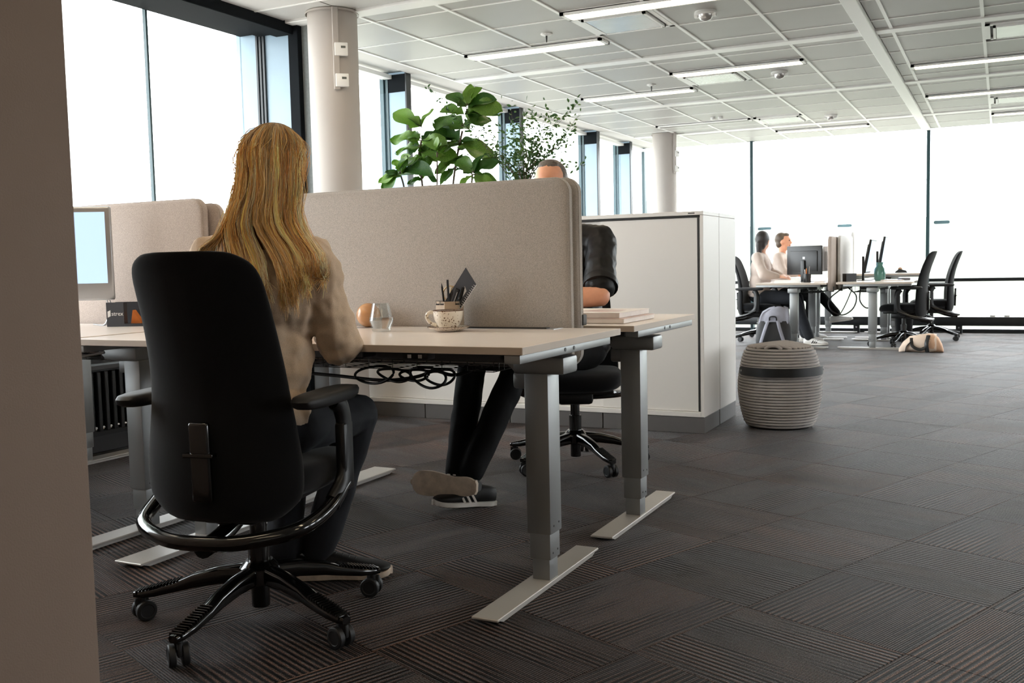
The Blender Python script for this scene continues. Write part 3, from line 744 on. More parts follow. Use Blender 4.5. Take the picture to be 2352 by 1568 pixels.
# ------------------------------------------------------------------ cabinets
def cabinet(label, x0, x1, y0, y1, front, right_trim=True):
    """low white sliding-door cabinet on a plinth; front is -1 (faces the desks) or +1"""
    t = thing('sliding_door_cabinet', label, 'cabinet', ((x0 + x1) / 2, (y0 + y1) / 2, 0), 0 if front < 0 else PI, 'white sliding-door cabinets')
    w, d = (x1 - x0) / 2, (y1 - y0) / 2; zt, zk = 1.336, .10
    m = MB(); m.rbox(-w, -w + .02, -d, d, zk, zt - .0225, .0015, 1); m.rbox(w - .02, w, -d, d, zk, zt - .0225, .0015, 1)
    m.rbox(-w + .02, w - .02, -d + .0, d, zk, zk + .03, .0015, 1); m.box(-w + .02, w - .02, d - .012, d, zk + .03, zt - .03); m.box(-.009, .009, -d + .06, d - .01, zk + .03, zt - .03)
    m.build('carcass', 'cabinet_white', t, None)
    MB().rbox(-w, w + .001, -d - .004, d, zt - .022, zt + .002, .002, 1).build('top_panel', 'cabinet_white', t, None)
    MB().box(-w + .02, w - .02, -d + .008, -d + .05, zt - .034, zt - .022).build('door_track', 'groove', t, None)
    for k, (a, b, o) in enumerate(((-w + .022, .012, .030), (-.0, w - .026, .014))):
        dr = MB().rbox(a, b, -d + o, -d + o + .014, zk + .032, zt - .036, .0015, 1).build('sliding_door', 'cabinet_white', t, None)
        ex = b - .0 if k else b
        MB().box(ex - .014 if k else a, ex if k else a + .012, -d + o - .0008, -d + o, zk + .033, zt - .037).build('edge_grip', 'groove' if k else 'cabinet_trim', dr, None)
    for a, b in ((-w + .002, -.003), (.003, w - .002)):
        MB().rbox(a, b, -d + .004, d - .004, 0, zk - .002, .002, 1).build('plinth', 'kick_grey', t, None)
    if right_trim: MB().box(w - .09, w - .05, -d - .0045, -d - .004, zt - .014, zt - .007).build('badge', 'dark_grey_paint', t, None)
    return t
cabinet('white sliding-door cabinet on grey plinth at the end of the row, behind the man', -2.902, -1.592, 5.785, 6.150, -1)
cabinet('white sliding-door cabinet seen under the desk between the chair and the man\'s legs', -4.212, -2.906, 5.785, 6.150, -1)
cabinet('white cabinet standing back to back behind the end cabinet, side showing beside the stool', -2.902, -1.592, 6.156, 6.575, 1, False)
cabinet('white cabinet of the rear row, hidden behind the felt screen below the plants', -4.212, -2.906, 6.156, 6.575, 1, False)

# ------------------------------------------------------------------ office chairs
def backrest_rings(dz=0):
    prof = [(.355, .150, -.205, .05), (.372, .185, -.212, .062), (.42, .230, -.222, .068), (.50, .238, -.226, .068), (.60, .226, -.222, .066), (.70, .212, -.222, .060),
            (.80, .204, -.236, .054), (.90, .198, -.262, .048), (.98, .194, -.290, .044), (1.03, .188, -.310, .040), (1.065, .170, -.324, .036), (1.088, .130, -.334, .028), (1.094, .085, -.337, .02)]
    R = []
    n = 40
    for z, w, y, th in prof:
        ring = []
        for k in range(n):
            a = 2 * PI * k / n; c, s = math.cos(a), math.sin(a)
            px = w * math.copysign(abs(c) ** .55, c); py = th / 2 * math.copysign(abs(s) ** .8, s)
            wrap = .060 * (px / .24) ** 2           # edges curve forward round the sitter
            ring.append((px, y + py + wrap, z + dz))
        R.append(ring)
    # smooth along height
    out = []
    for k in range(len(R[0])): out.append(crom([r[k] for r in R], 3))
    return [[out[k][j] for k in range(len(R[0]))] for j in range(len(out[0]))]
def make_chair(label, loc, rotz, star=0.0, seat_z=.50, arms=True):
    t = thing('office_chair', label, 'office chair', (loc[0], loc[1], 0), rotz, 'black office chairs')
    MB().rings(backrest_rings()).build('backrest', 'chair_fabric', t, 60)
    # seat cushion
    R = []; n = 40
    for z, g in ((seat_z - .085, .90), (seat_z - .07, .97), (seat_z - .04, 1.0), (seat_z - .015, .985), (seat_z - .002, .93), (seat_z, .8), (seat_z, .3)):
        ring = []
        for k in range(n):
            a = 2 * PI * k / n; c, s = math.cos(a), math.sin(a)
            px = .245 * g * math.copysign(abs(c) ** .5, c); py = .02 + .235 * g * math.copysign(abs(s) ** .55, s)
            ring.append((px, py, z - .035 * max(0, (py - .14) / .12) ** 2 * (1 if z > seat_z - .05 else .6)))
        R.append(ring)
    MB().rings(R).build('seat', 'chair_fabric', t, 60)
    MB().rbox(-.19, .19, -.15, .2, seat_z - .11, seat_z - .08, .012, 2).build('seat_pan', 'plastic_black', t)
    MB().rbox(-.09, .09, -.17, .13, seat_z - .17, seat_z - .10, .02, 2).build('mechanism', 'plastic_black', t)
    # strap-like lumbar adjuster on the back
    ad = MB(); ad.rbox(-.030, .030, -.018, .004, -.11, .11, .009, 3, T(-.01, -.262, .53) @ Matrix.Rotation(.03, 4, 'X'))
    a_ = ad.build('back_adjuster', 'gloss_black', t)
    MB().rbox(-.045, .045, -.006, .02, -.006, .006, .003, 2, T(-.01, -.282, .55)).build('adjuster_clip', 'chrome' if False else 'gloss_black', a_)
    # frame hoop under the back that carries the armrests
    hoop = crom([(-.275, .02, seat_z - .08), (-.272, -.10, seat_z - .13), (-.235, -.215, seat_z - .16), (-.12, -.29, seat_z - .178), (0, -.305, seat_z - .183), (.12, -.29, seat_z - .178), (.235, -.215, seat_z - .16), (.272, -.10, seat_z - .13), (.275, .02, seat_z - .08)], 5)
    m = MB(); m.tube(hoop, .021, 10, flat=1.0)
    m.tube(crom([(0, -.30, seat_z - .2), (0, -.2, seat_z - .19), (0, -.08, seat_z - .15)], 4), .026, 10)
    m.build('frame_hoop', 'gloss_black', t, 60)
    MB().tube(crom([(0, -.17, seat_z - .15), (0, -.19, .40), (0, -.20, .48)], 4), .03, 8).build('back_bracket', 'plastic_black', t, 60)
    if arms:
        for s in (-1, 1):
            p = MB(); p.tube(crom([(s * .272, -.06, seat_z - .12), (s * .275, .015, seat_z - .06), (s * .275, .03, .58), (s * .272, .015, .645), (s * .265, -.01, .668)], 5), .021, 10, flat=1.5)
            p.rbox(s * .275 - .016, s * .275 + .016, -.005, .06, seat_z - .10, .60, .008, 2)
            p.build('arm_post', 'plastic_black', t, 60)
            R = []
            for z, g in ((.668, .86), (.676, .97), (.690, 1.0), (.699, .95), (.703, .8), (.704, .4)):
                R.append([(s * .268 + g * .047 * math.copysign(abs(math.cos(a)) ** .6, math.cos(a)), -.065 + g * .175 * math.copysign(abs(math.sin(a)) ** .7, math.sin(a)), z) for a in [2 * PI * k / 28 for k in range(28)]])
            MB().rings(R).build('arm_pad', 'rubber_black', t, 50)
    MB().lathe([(.026, .045), (.027, .05), (.027, .17), (.032, .175), (.032, .26), (.024, .262), (.024, seat_z - .12)], 24).build('gas_column', 'gloss_black', t)
    MB().lathe([(.046, .115), (.058, .12), (.058, .165), (.04, .185)], 28).build('base_hub', 'gloss_black', t)
    for k in range(5):
        a = star + k * 2 * PI / 5; M = Rz(a - PI / 2)      # local +y runs outwards
        R = []
        for y, z, hw, hh in ((.03, .145, .026, .03), (.12, .138, .024, .026), (.2, .122, .023, .022), (.25, .106, .025, .017), (.32, .088, .024, .014), (.365, .082, .022, .012), (.385, .08, .014, .010)):
            R.append([M @ Vector((hw * math.copysign(abs(math.cos(b)) ** .6, math.cos(b)), y, z + hh * math.copysign(abs(math.sin(b)) ** .6, math.sin(b)))) for b in [2 * PI * q / 16 for q in range(16)]])
        arm = MB().rings(R).build('base_arm', 'gloss_black', t, 50)
        g = MB()
        for q in range(13):
            y = .245 + q * .0105; zz = .1065 + .0165 - (y - .25) * .262
            g.rbox(-.021, .021, y, y + .0045, zz - .008, zz + .0035, .0012, 1, M)
        g.build('foot_grip', 'gloss_black', arm)
        # twin-wheel caster trailing
        ca = a + random.uniform(-.9, .9)
        c = M @ Vector((0, .365, 0)); Mc = T(c.x, c.y, 0) @ Rz(ca)
        cm = MB(); cm.cyl(Mc @ Vector((0, 0, .05)), Mc @ Vector((0, 0, .082)), .012, n=12)
        cm.rbox(-.02, .022, -.006, .006, .03, .068, .004, 2, Mc)
        for s in (-1, 1):
            prof = [(.006, .010), (.008, .028), (.0105, .0305), (.024, .0305), (.027, .028), (.028, .021), (.0265, .019), (.0265, .0)]
            vs = [[Mc @ Vector((-.006 + r * math.cos(b), s * yy, .031 + r * math.sin(b))) for b in [2 * PI * q / 28 for q in range(28)]] for yy, r in prof]
            cm.rings(vs)
        cm.build('caster', 'rubber_black', arm, 30)
    return t
chair_w = make_chair('black office chair with high curved back in the left foreground', (-1.97, 2.24), math.radians(12), math.radians(-97))
chair_m = make_chair('black office chair under the man in black', (-1.97, 4.68), PI + .42, math.radians(141) - .42)

# ------------------------------------------------------------------ knitted barrel stool
t = thing('barrel_stool', 'striped grey knitted barrel stool with black carrying strap', 'stool', (-1.235, 6.23, 0))
body = []; nst = 27
prof = []
def stool_r(z):
    u = z / .505
    return .20 + .055 * math.sin(PI * min(1, max(0, (u * .92 + .04)))) - (.02 * max(0, (u - .9) / .1) ** 2) - .02 * max(0, (.06 - u) / .06)
core = [(stool_r(z) - .006, z) for z in np.linspace(.0, .50, 40)]
MB().lathe(core + [(.12, .508), (.001, .512)], 48).build('cushion_core', 'groove', t, 60)
for k in range(nst):
    z = .012 + k * (.485 / nst) + .009
    m = MB(); n = 48; ring = []
    for a in np.linspace(0, 2 * PI, n, endpoint=False):
        r = stool_r(z) - .006 - .003 * (abs(math.sin(3 * a + .4)) ** 24)
        ring.append((r * math.cos(a), r * math.sin(a), z))
    m.tube(ring, .0085, 8, closed=True)
    m.build('knit_rib', 'wool_light', t, 60)
for k in range(17):
    y = -.185 + k * .0231; L_ = math.sqrt(max(0, .192 ** 2 - y * y))
    if L_ > .03: MB().tube(crom([(-L_, y, .497), (-L_ * .5, y, .511), (0, y, .515), (L_ * .5, y, .511), (L_, y, .497)], 4), .0095, 8).build('knit_rib', 'wool_light', t, 60)
pts = []
a0, a1 = math.radians(-150), math.radians(12)
for k in range(30):
    a = a0 + (a1 - a0) * k / 29; lift = .022 * math.sin(PI * k / 29) ** .7
    r = stool_r(.36) + .006 + lift; pts.append((r * math.cos(a), r * math.sin(a)))
m = MB(); R = []
for k, (x, y) in enumerate(pts):
    n_ = Vector((x, y, 0)).normalized(); z0, z1 = .335, .388
    if k in (0, 29): z0, z1 = .350, .373
    if k in (1, 28): z0, z1 = .340, .383
    p = Vector((x, y, 0)); R.append([p + Vector((0, 0, z0)), p + n_ * .004 + Vector((0, 0, z0)), p + n_ * .004 + Vector((0, 0, z1)), p + Vector((0, 0, z1))])
strap = m.rings(R).build('strap', 'leather_black', t)
for k in (2, 27):
    x, y = pts[k]; n_ = Vector((x, y, 0)).normalized(); p = Vector((x, y, .362))
    MB().cyl(p + n_ * .003, p + n_ * .007, .007, n=12).build('rivet', 'chrome', strap)

# ------------------------------------------------------------------ things on the woman's desk
tag(MB().ell((0, 0, .047), .047, 40).build('wooden_ball', 'wood_ball', None, 60, (-2.21, 3.195, H1)), 'polished light wooden ball behind the water glass', 'ball')
# faceted tumbler with water
gm = bpy.data.materials.new('tumbler_glass'); gm.use_nodes = True; gb = gm.node_tree.nodes['Principled BSDF']
gb.inputs['Transmission Weight'].default_value = 1; gb.inputs['Roughness'].default_value = 0.0; gb.inputs['IOR'].default_value = 1.45; MATS['tumbler_glass'] = gm
wm = bpy.data.materials.new('water'); wm.use_nodes = True; wb = wm.node_tree.nodes['Principled BSDF']
wb.inputs['Transmission Weight'].default_value = 1; wb.inputs['Roughness'].default_value = 0.0; wb.inputs['IOR'].default_value = 1.33; MATS['water'] = wm
t = thing('water_glass', 'clear faceted tumbler half full of water', 'glass', (-2.01, 2.985, H1 + .0005))
outp = [(.027, 0), (.030, .002), (.040, .036), (.0395, .040), (.028, .094)]; inn = [(.0266, .094), (.0375, .042), (.0378, .038), (.027, .010), (.0001, .009)]
glass_mat('tumbler_thin', (.96, .975, .975), .15); t.scale = (1.12, 1.12, 1.08); MB().lathe([(.0001, 0)] + outp + inn, 32, caps=False).build('tumbler', 'tumbler_thin', t, 40)
MB().lathe([(.0001, .0095), (.0266, .0103), (.0374, .0375), (.0371, .042), (.0362, .047), (.0001, .047)], 32, caps=False).build('water', 'water', t, 40)
# cup and saucer
t = thing('coffee_cup', 'speckled cream cappuccino cup with brown rim', 'cup', (-1.75, 3.02, H1 + .012))
pts = [(.030, 0), (.034, .002), (.040, .012), (.049, .030), (.053, .048), (.054, .062)]
MB().lathe([(.0001, .003)] + pts + [(.0515, .062), (.0505, .048), (.046, .030), (.036, .012), (.0001, .008)], 40, caps=False).build('cup_body', 'ceramic', t, 50)
MB().lathe([(.0538, .0605), (.0545, .063), (.053, .0645), (.0512, .0625)], 40, caps=False).build('rim', 'ceramic_rim', t, 60)
MB().lathe([(.0001, .0525), (.0505, .0525)], 32, caps=False).build('coffee', 'coffee', t, 60)
hd = crom([(-.050, 0, .052), (-.068, 0, .056), (-.082, 0, .046), (-.080, 0, .030), (-.066, 0, .016), (-.045, 0, .010)], 6)
MB().tube([Rz(math.radians(8)) @ p for p in hd], .0048, 10, flat=1.4).build('handle', 'ceramic', t, 60)
t = thing('saucer', 'cream saucer with brown rim under the cup', 'saucer', (-1.75, 3.02, H1 + .0005))
MB().lathe([(.0001, 0), (.035, 0), (.045, .002), (.074, .015), (.076, .0165), (.073, .017), (.045, .0065), (.036, .0105), (.0001, .0105)], 44, caps=False).build('dish', 'ceramic', t, 50)
MB().lathe([(.0745, .0165), (.0765, .0172), (.074, .0182)], 44, caps=False).build('rim', 'ceramic_rim', t, 60)
# speckles on the glaze
spk = MATS['ceramic'].node_tree; b_ = spk.nodes['Principled BSDF']
tc_ = spk.nodes.new('ShaderNodeTexCoord'); vo = spk.nodes.new('ShaderNodeTexNoise'); vo.inputs['Scale'].default_value = 190; vo.inputs['Detail'].default_value = 1
vo2 = spk.nodes.new('ShaderNodeTexNoise'); vo2.inputs['Scale'].default_value = 28
cr_ = spk.nodes.new('ShaderNodeValToRGB'); cr_.color_ramp.elements[0].position = .655; cr_.color_ramp.elements[0].color = srgb(232, 222, 206); cr_.color_ramp.elements[1].position = .70; cr_.color_ramp.elements[1].color = srgb(110, 84, 60)
ml = spk.nodes.new('ShaderNodeMath'); ml.operation = 'MULTIPLY_ADD'; ml.inputs[1].default_value = .35
spk.links.new(tc_.outputs['Object'], vo.inputs['Vector']); spk.links.new(tc_.outputs['Object'], vo2.inputs['Vector'])
spk.links.new(vo2.outputs['Fac'], ml.inputs[0]); spk.links.new(vo.outputs['Fac'], ml.inputs[2])
cr_.color_ramp.elements[0].position = .80; cr_.color_ramp.elements[1].position = .84
spk.links.new(ml.outputs[0], cr_.inputs[0]); spk.links.new(cr_.outputs[0], b_.inputs['Base Color'])
# pen pot: hexagonal wooden box
PX, PY = -1.838, 3.185
ph = [(.052 * math.cos(math.radians(30 + 60 * k + 8)), .052 * math.sin(math.radians(30 + 60 * k + 8))) for k in range(6)]
t = thing('pen_pot', 'hexagonal pale wood pen pot behind the coffee cup', 'pen pot', (PX, PY, H1))
R = [[(p[0], p[1], 0) for p in ph], [(p[0], p[1], .100) for p in ph], [(p[0] * .9, p[1] * .9, .100) for p in ph], [(p[0] * .9, p[1] * .9, .008) for p in ph]]
MB().rings(R).build('pot_body', 'wood_box', t, None)
def stick(name, lb, cat, base, tip, r, m, kind='pencil'):
    p0, p1 = Vector(base), Vector(tip); d = (p1 - p0).normalized(); o = thing(name, lb, cat, (PX, PY, H1))
    MB().tube([p0, p1 - d * .014], r, 6).build('barrel', m, o)
    MB().tube([p1 - d * .014, p1], [r * (1 if kind == 'pen' else .9), r * (.95 if kind == 'pen' else .15)], 6).build('tip', m if kind == 'pen' else 'graphite', o)
stick('pencil', 'sharp black pencil at the left of the pen pot', 'pencil', (-.012, -.005, .010), (-.026, -.012, .168), .0042, 'plastic_black')
stick('pen', 'tall black pen upright in the middle of the pen pot', 'pen', (.004, -.008, .010), (.000, -.012, .180), .0048, 'plastic_black', 'pen')
stick('marker_pen', 'black marker leaning right behind the set square', 'pen', (.012, .006, .010), (.062, -.004, .152), .0065, 'plastic_black', 'pen')
t = thing('scissors', 'brass scissors with round handles in the pen pot', 'scissors', (PX, PY, H1))
MB().tube([(-.008 + .031 * math.cos(a), .022, .128 + .028 * math.sin(a)) for a in np.linspace(0, 2 * PI, 28, endpoint=False)], .0024, 8, closed=True).build('handle_ring', 'brass', t, 60)
MB().tube([(.002 + .013 * math.cos(a), .027, .128 + .025 * math.sin(a)) for a in np.linspace(0, 2 * PI, 24, endpoint=False)], .0022, 8, closed=True).build('handle_ring', 'brass', t, 60)
MB().prism([(-.006, .102), (.004, .102), (.002, .012), (-.002, .012)], 'y', .021, .024).build('blade', 'chrome', t, None)
# set square with a scale, leaning to the right
Ms = T(.036, -.006, .112) @ Matrix.Rotation(math.radians(38), 4, 'Y')
t = thing('set_square', 'dark grey set square with white scale leaning in the pen pot', 'ruler', (PX, PY, H1))
t.matrix_local = T(PX, PY, H1) @ Ms
sq = MB(); a_ = [(-.034, -.06), (.034, -.06), (.034, .088), (-.038, .112)]; b_h = [(.004, .0), (.016, .0), (.016, .045), (-.002, .056)]
o_ = a_; n4 = 4
vs = [(x, y, z) for y in (0, .0022) for x, z in a_ + b_h]; fs = []
for k in range(4):
    k2 = (k + 1) % 4
    fs += [(k, k2, 4 + k2, 4 + k), (8 + k2, 8 + k, 12 + k, 12 + k2), (k, 8 + k, 8 + k2, k2), (4 + k2, 12 + k2, 12 + k, 4 + k)]
sq.add(vs, fs); sq.build('blade', 'graphite', t, None)
m = MB()
for k in range(14): m.box(.026 if k % 2 else .0235, .033, -.0004, 0, -.03 + k * .0085, -.0285 + k * .0085)
m.build('scale_marks', 'plastic_white', t, None)
MB().box(.0338, .035, -.0003, .0025, -.06, .088).build('edge_line', 'plastic_white', t, None)
t = thing('utility_knife', 'black utility knife standing before the set square', 'knife', (PX, PY, H1))
t.matrix_local = T(PX, PY, H1) @ T(.022, -.018, .09) @ Matrix.Rotation(math.radians(24), 4, 'Y')
MB().rbox(-.0085, .0085, -.004, .004, -.07, .062, .002, 1).build('handle', 'plastic_black', t)
MB().rbox(.003, .0055, -.0048, -.0035, -.02, .05, .0005, 1).build('slider', 'mon_silver', t)
for lb, cx, ang in (('black wire binder clip on the left face of the pen pot', -.022, 0), ('black wire binder clip next to the left one on the pen pot', -.004, 0), ('black binder clip on the right face of the pen pot', .028, 30)):
    t = thing('binder_clip', lb, 'clip', (PX, PY, H1), math.radians(ang), 'binder clips on the pen pot')
    yy = -.048
    MB().rbox(cx - .008, cx + .008, yy - .003, yy + .0005, .088, .093, .0008, 1).build('spine', 'plastic_black', t)
    MB().tube([(cx - .006, yy - .001, .092), (cx - .008, yy - .001, .104), (cx + .008, yy - .001, .104), (cx + .006, yy - .001, .092)], .0009, 5).build('wire_lever', 'plastic_black', t)
# books on the man's desk
t = thing('magazine', 'magazine with a pinkish cover, on top of the small pile on the man\'s desk', 'magazine', (-1.415, 3.52, H1 + .020))
MB().rbox(-.19, .125, -.01, .34, 0, .019, .0015, 1).build('page_block', 'paper', t, None)
MB().rbox(-.192, .127, -.012, .342, .0175, .0205, .001, 1).build('cover', 'paper', t, None)
MB().prism([(.02, .05), (.09, .08), (.07, .22), (-.06, .26), (-.10, .12)], 'z', .0205, .0209).build('cover_photo', 'print_pink', t, None)
t = thing('book', 'thick pale book at the bottom of the pile on the man\'s desk', 'book', (-1.395, 3.50, H1))
MB().rbox(-.2, .13, -.01, .35, .001, .0185, .0015, 1).build('page_block', 'paper', t, None)
MB().rbox(-.202, .133, -.012, .352, .0, .002, .0008, 1).rbox(-.202, .133, -.012, .352, .0175, .0195, .0008, 1)
MB().rbox(-.202, .133, -.012, .352, .0180, .0198, .0008, 1).build('cover', 'print_pink', t, None)
# silver display on the left desk (all-in-one), seen in part behind the pier
t = thing('computer_display', 'silver all-in-one computer display with bright screen at the left edge', 'display', (-3.765, 2.945, H1), math.radians(34))
MB().rbox(-.32, .32, -.012, .012, .115, .525, .010, 3).build('shell', 'mon_silver', t)
MB().box(-.295, .295, -.0135, -.012, .190, .500).build('screen', 'screen_glow', t, None)
MB().tube(crom([(0, .012, .25), (0, .09, .18), (0, .10, .08), (0, .06, .012), (0, -.04, .006)], 5), .06, 8, flat=.08).build('stand', 'mon_silver', t)
MB().rbox(-.09, .09, -.1, .1, 0, .008, .003, 1).build('stand_base', 'mon_silver', t)
for k in (0, 1): MB().tube(crom([(.24 + .01 * k, .02, .17), (.28 + .012 * k, .03, .10), (.26 + .01 * k, .05, .01), (.2, .08, .006)], 5), .003, 6).build('cable', 'mon_silver', t, 60)
# desk organiser with the company name
t = thing('card_organiser', 'dark grey card holder with white lettering on the left desk', 'card holder', (-3.45, 3.11, H1), math.radians(20))
m = MB(); m.box(-.055, .025, -.03, .0, .0, .105); m.box(.025, .16, -.03, .06, 0, .012); m.box(-.055, .16, .05, .06, 0, .105)
m.build('holder', 'graphite', t, None)
tm = text_mesh('strex', .026); tm.materials.append(MATS['plastic_white'])
link('lettering', tm, t, M=T(-.032, -.0306, .048) @ Matrix.Rotation(PI / 2, 4, 'X'))
MB().prism([(-.049, .040), (-.036, .046), (-.036, .072), (-.049, .066)], 'y', -.0308, -.0301).build('logo_mark', 'plastic_white', t, None)
MB().prism([(.04, .012), (.09, .012), (.05, .07)], 'y', .0, .03).build('note_wedge', 'orange_card', t, None)
# cables under the woman's desk
t = thing('cable_bundle', 'black cables coiled in the wire tray under the woman\'s desk', 'cable', (0, 0, 0))
L1 = crom([(-2.55, 3.02, .655), (-2.25, 3.02, .640), (-2.02, 3.0, .632), (-1.88, 3.0, .648), (-1.80, 3.0, .672), (-1.72, 3.0, .66), (-1.62, 3.02, .69)], 8)
MB().tube(L1, .0065, 8).build('cable', 'plastic_black', t, 60)
for cx, w, h, tl, y in ((-2.03, .085, .030, .25, 2.96), (-1.96, .07, .022, -.2, 2.98), (-1.80, .075, .034, -.35, 2.95), (-1.76, .06, .028, .2, 2.97), (-1.88, .06, .02, .1, 2.99)):
    MB().tube([(cx + w * math.cos(a) * math.cos(tl) - h * math.sin(a) * math.sin(tl), y + .012 * math.sin(2 * a), .655 + w * math.cos(a) * math.sin(tl) * .5 + h * math.sin(a)) for a in np.linspace(0, 2 * PI, 30, endpoint=False)], .005, 7, closed=True).build('cable', 'plastic_black', t, 60)
t = thing('cable_loop', 'grey cables hanging below the left desk beside the pier', 'cable', (0, 0, 0))
for k in (0, 1): MB().tube(crom([(-3.9, 2.62 + .02 * k, .74), (-3.5, 2.63, .70 - .012 * k), (-3.25, 2.66, .715), (-3.1, 2.7, .74)], 8), .006, 7).build('cable', 'silver_paint', t, 60)

# ------------------------------------------------------------------ plants behind the cabinets
random.seed(23)
def fig_leaf_mesh(wav, cup, name='leaf'):
    """fiddle shaped blade, length 1 along +y, wavy edge, raised midrib"""
    nu, nv = 11, 9; vs = []; fs = []
    for i in range(nu):
        u = i / (nu - 1)
        w = (.17 * math.sin(PI * min(1, u * 1.5)) ** .6 if u < .3 else 0) + .33 * math.sin(PI * min(1, max(0, (u - .08) / .93))) ** .75 * (0.55 + .5 * u)
        if u == 0 or u == 1: w = .012
        for j in range(nv):
            v = j / (nv - 1) * 2 - 1
            z = cup * (v * v) * w * .9 - .22 * u * u + .035 * wav * math.sin(9 * u + 2.5 * abs(v) + wav) * abs(v) - .018 * (1 - abs(v)) ** 2
            vs.append((w * v, u, z))
    for i in range(nu - 1):
        for j in range(nv - 1): a = i * nv + j; fs.append((a, a + 1, a + nv + 1, a + nv))
    n0 = len(vs); vs += [(x, y, z - .006) for x, y, z in vs]; fs += [tuple(n0 + q for q in reversed(f)) for f in fs]
    edge = [j for j in range(nv)] + [i * nv + nv - 1 for i in range(1, nu)] + [(nu - 1) * nv + j for j in range(nv - 2, -1, -1)] + [i * nv for i in range(nu - 2, 0, -1)]
    for k in range(len(edge)): a, b = edge[k], edge[(k + 1) % len(edge)]; fs.append((b, a, a + n0, b + n0))
    return MB().add(vs, fs).mesh(name, 'fig_leaf', 60)
LEAVES = [fig_leaf_mesh(w, c) for w, c in ((1.0, .4), (1.6, .15), (.6, .7), (2.2, .3))]
t = thing('fiddle_leaf_fig', 'tall fiddle-leaf fig with large green leaves behind the felt screen', 'plant', (-3.98, 6.95, 0))
MB().lathe([(.16, 0), (.2, .02), (.235, .48), (.24, .5), (.22, .5), (.21, .44), (.001, .44)], 40).build('pot', 'pot_grey', t)
MB().lathe([(.212, .40), (.205, .452), (.001, .455)], 30).build('soil', 'soil', t)
def px2(x, y, Y, ox=-3.98, oy=6.95):
    d = _f * FPX + _r * (x - 1176) - _u * (y - 784); k = Y / d.y
    return Vector((d.x * k - ox, Y - oy, CAM_H + d.z * k))
def leaf(p, dirv, size, nrm=None, k=None):
    y = Vector(dirv).normalized(); up = Vector(nrm) if nrm else Vector((random.uniform(-.3, .3), random.uniform(-.5, .1), 1))
    x = y.cross(up).normalized(); z = x.cross(y)
    M = Matrix(((x.x * size, y.x * size, z.x * size, p.x), (x.y * size, y.y * size, z.y * size, p.y), (x.z * size, y.z * size, z.z * size, p.z), (0, 0, 0, 1)))
    link('leaf', LEAVES[random.randint(0, 3) if k is None else k], t, M=M)
# stems follow the photograph: (pixels top to bottom at their depth)
stems = [([(968, 322), (962, 360), (970, 425), (978, 520)], 6.95, .009), ([(1062, 300), (1048, 370), (1040, 430), (1030, 520)], 7.0, .009), ([(1004, 350), (1004, 420), (1000, 520)], 6.9, .006), ([(918, 395), (928, 430), (945, 520)], 6.85, .007), ([(1085, 400), (1080, 450), (1060, 530)], 6.8, .008)]
for pts, Y, r in stems:
    P = [px2(x, y, Y) for x, y in pts] + [Vector((0, 0, .44)) + Vector((random.uniform(-.05, .05), random.uniform(-.05, .05), 0))]
    MB().tube(crom(P, 5), r, 8).build('stem', 'bark', t, 60)
# leaves: base pixel, tip pixel, size factor
LF = [((965, 290, 6.95), (908, 255), 1.0), ((966, 288, 6.95), (985, 250), 1.0), ((968, 292, 6.95), (940, 262), .9), ((963, 318, 6.95), (903, 312), 1.05), ((966, 316, 6.95), (928, 302), .8), ((968, 322, 6.95), (1035, 300), 1.1), ((964, 335, 6.95), (900, 340), .9),
      ((968, 322, 6.95), (1020, 322), .9), ((968, 340, 6.95), (990, 360), 1.0), ((966, 350, 6.95), (1030, 345), 1.1), ((968, 355, 6.95), (945, 372), .9), ((972, 395, 6.95), (1010, 415), .8), ((970, 410, 6.95), (930, 418), .8), ((968, 330, 6.95), (985, 385), .9),
      ((920, 392, 6.85), (905, 362), .9), ((920, 395, 6.85), (875, 412), 1.0), ((920, 398, 6.85), (948, 355), 1.0), ((922, 400, 6.85), (985, 385), 1.1), ((918, 400, 6.85), (892, 392), .8), ((918, 385, 6.85), (935, 350), .8),
      ((1064, 290, 7.0), (1000, 270), 1.1), ((1064, 285, 7.0), (1110, 268), 1.1), ((1070, 245, 7.0), (1030, 212), 1.0), ((1072, 240, 7.0), (1076, 195), 1.0), ((1072, 240, 7.0), (1095, 205), 1.1), ((1074, 242, 7.0), (1120, 222), 1.1), ((1074, 245, 7.0), (1140, 238), 1.1), ((1070, 255, 7.0), (1130, 252), 1.0), ((1072, 250, 7.0), (1075, 288), 1.1), ((1070, 250, 7.0), (1105, 278), 1.0), ((1066, 262, 7.0), (1015, 248), 1.0),
      ((1055, 325, 7.0), (1000, 296), 1.1), ((1052, 330, 7.0), (1130, 345), 1.2), ((1054, 328, 7.0), (1020, 340), 1.0), ((1050, 345, 7.0), (1105, 322), .9), ((1046, 365, 7.0), (1005, 385), 1.1), ((1046, 360, 7.0), (1075, 378), 1.0), ((1044, 385, 7.0), (1010, 412), 1.0),
      ((1086, 395, 6.8), (1056, 375), 1.1), ((1086, 395, 6.8), (1130, 368), 1.1), ((1088, 398, 6.8), (1100, 362), 1.1), ((1086, 400, 6.8), (1140, 412), 1.1), ((1084, 402, 6.8), (1062, 418), 1.0), ((1092, 400, 6.8), (1108, 420), .9),
      ((1006, 352, 6.9), (1034, 375), .9), ((1004, 350, 6.9), (1000, 325), .9), ((1005, 345, 6.9), (1040, 318), 1.0), ((1004, 372, 6.9), (985, 350), .8)]
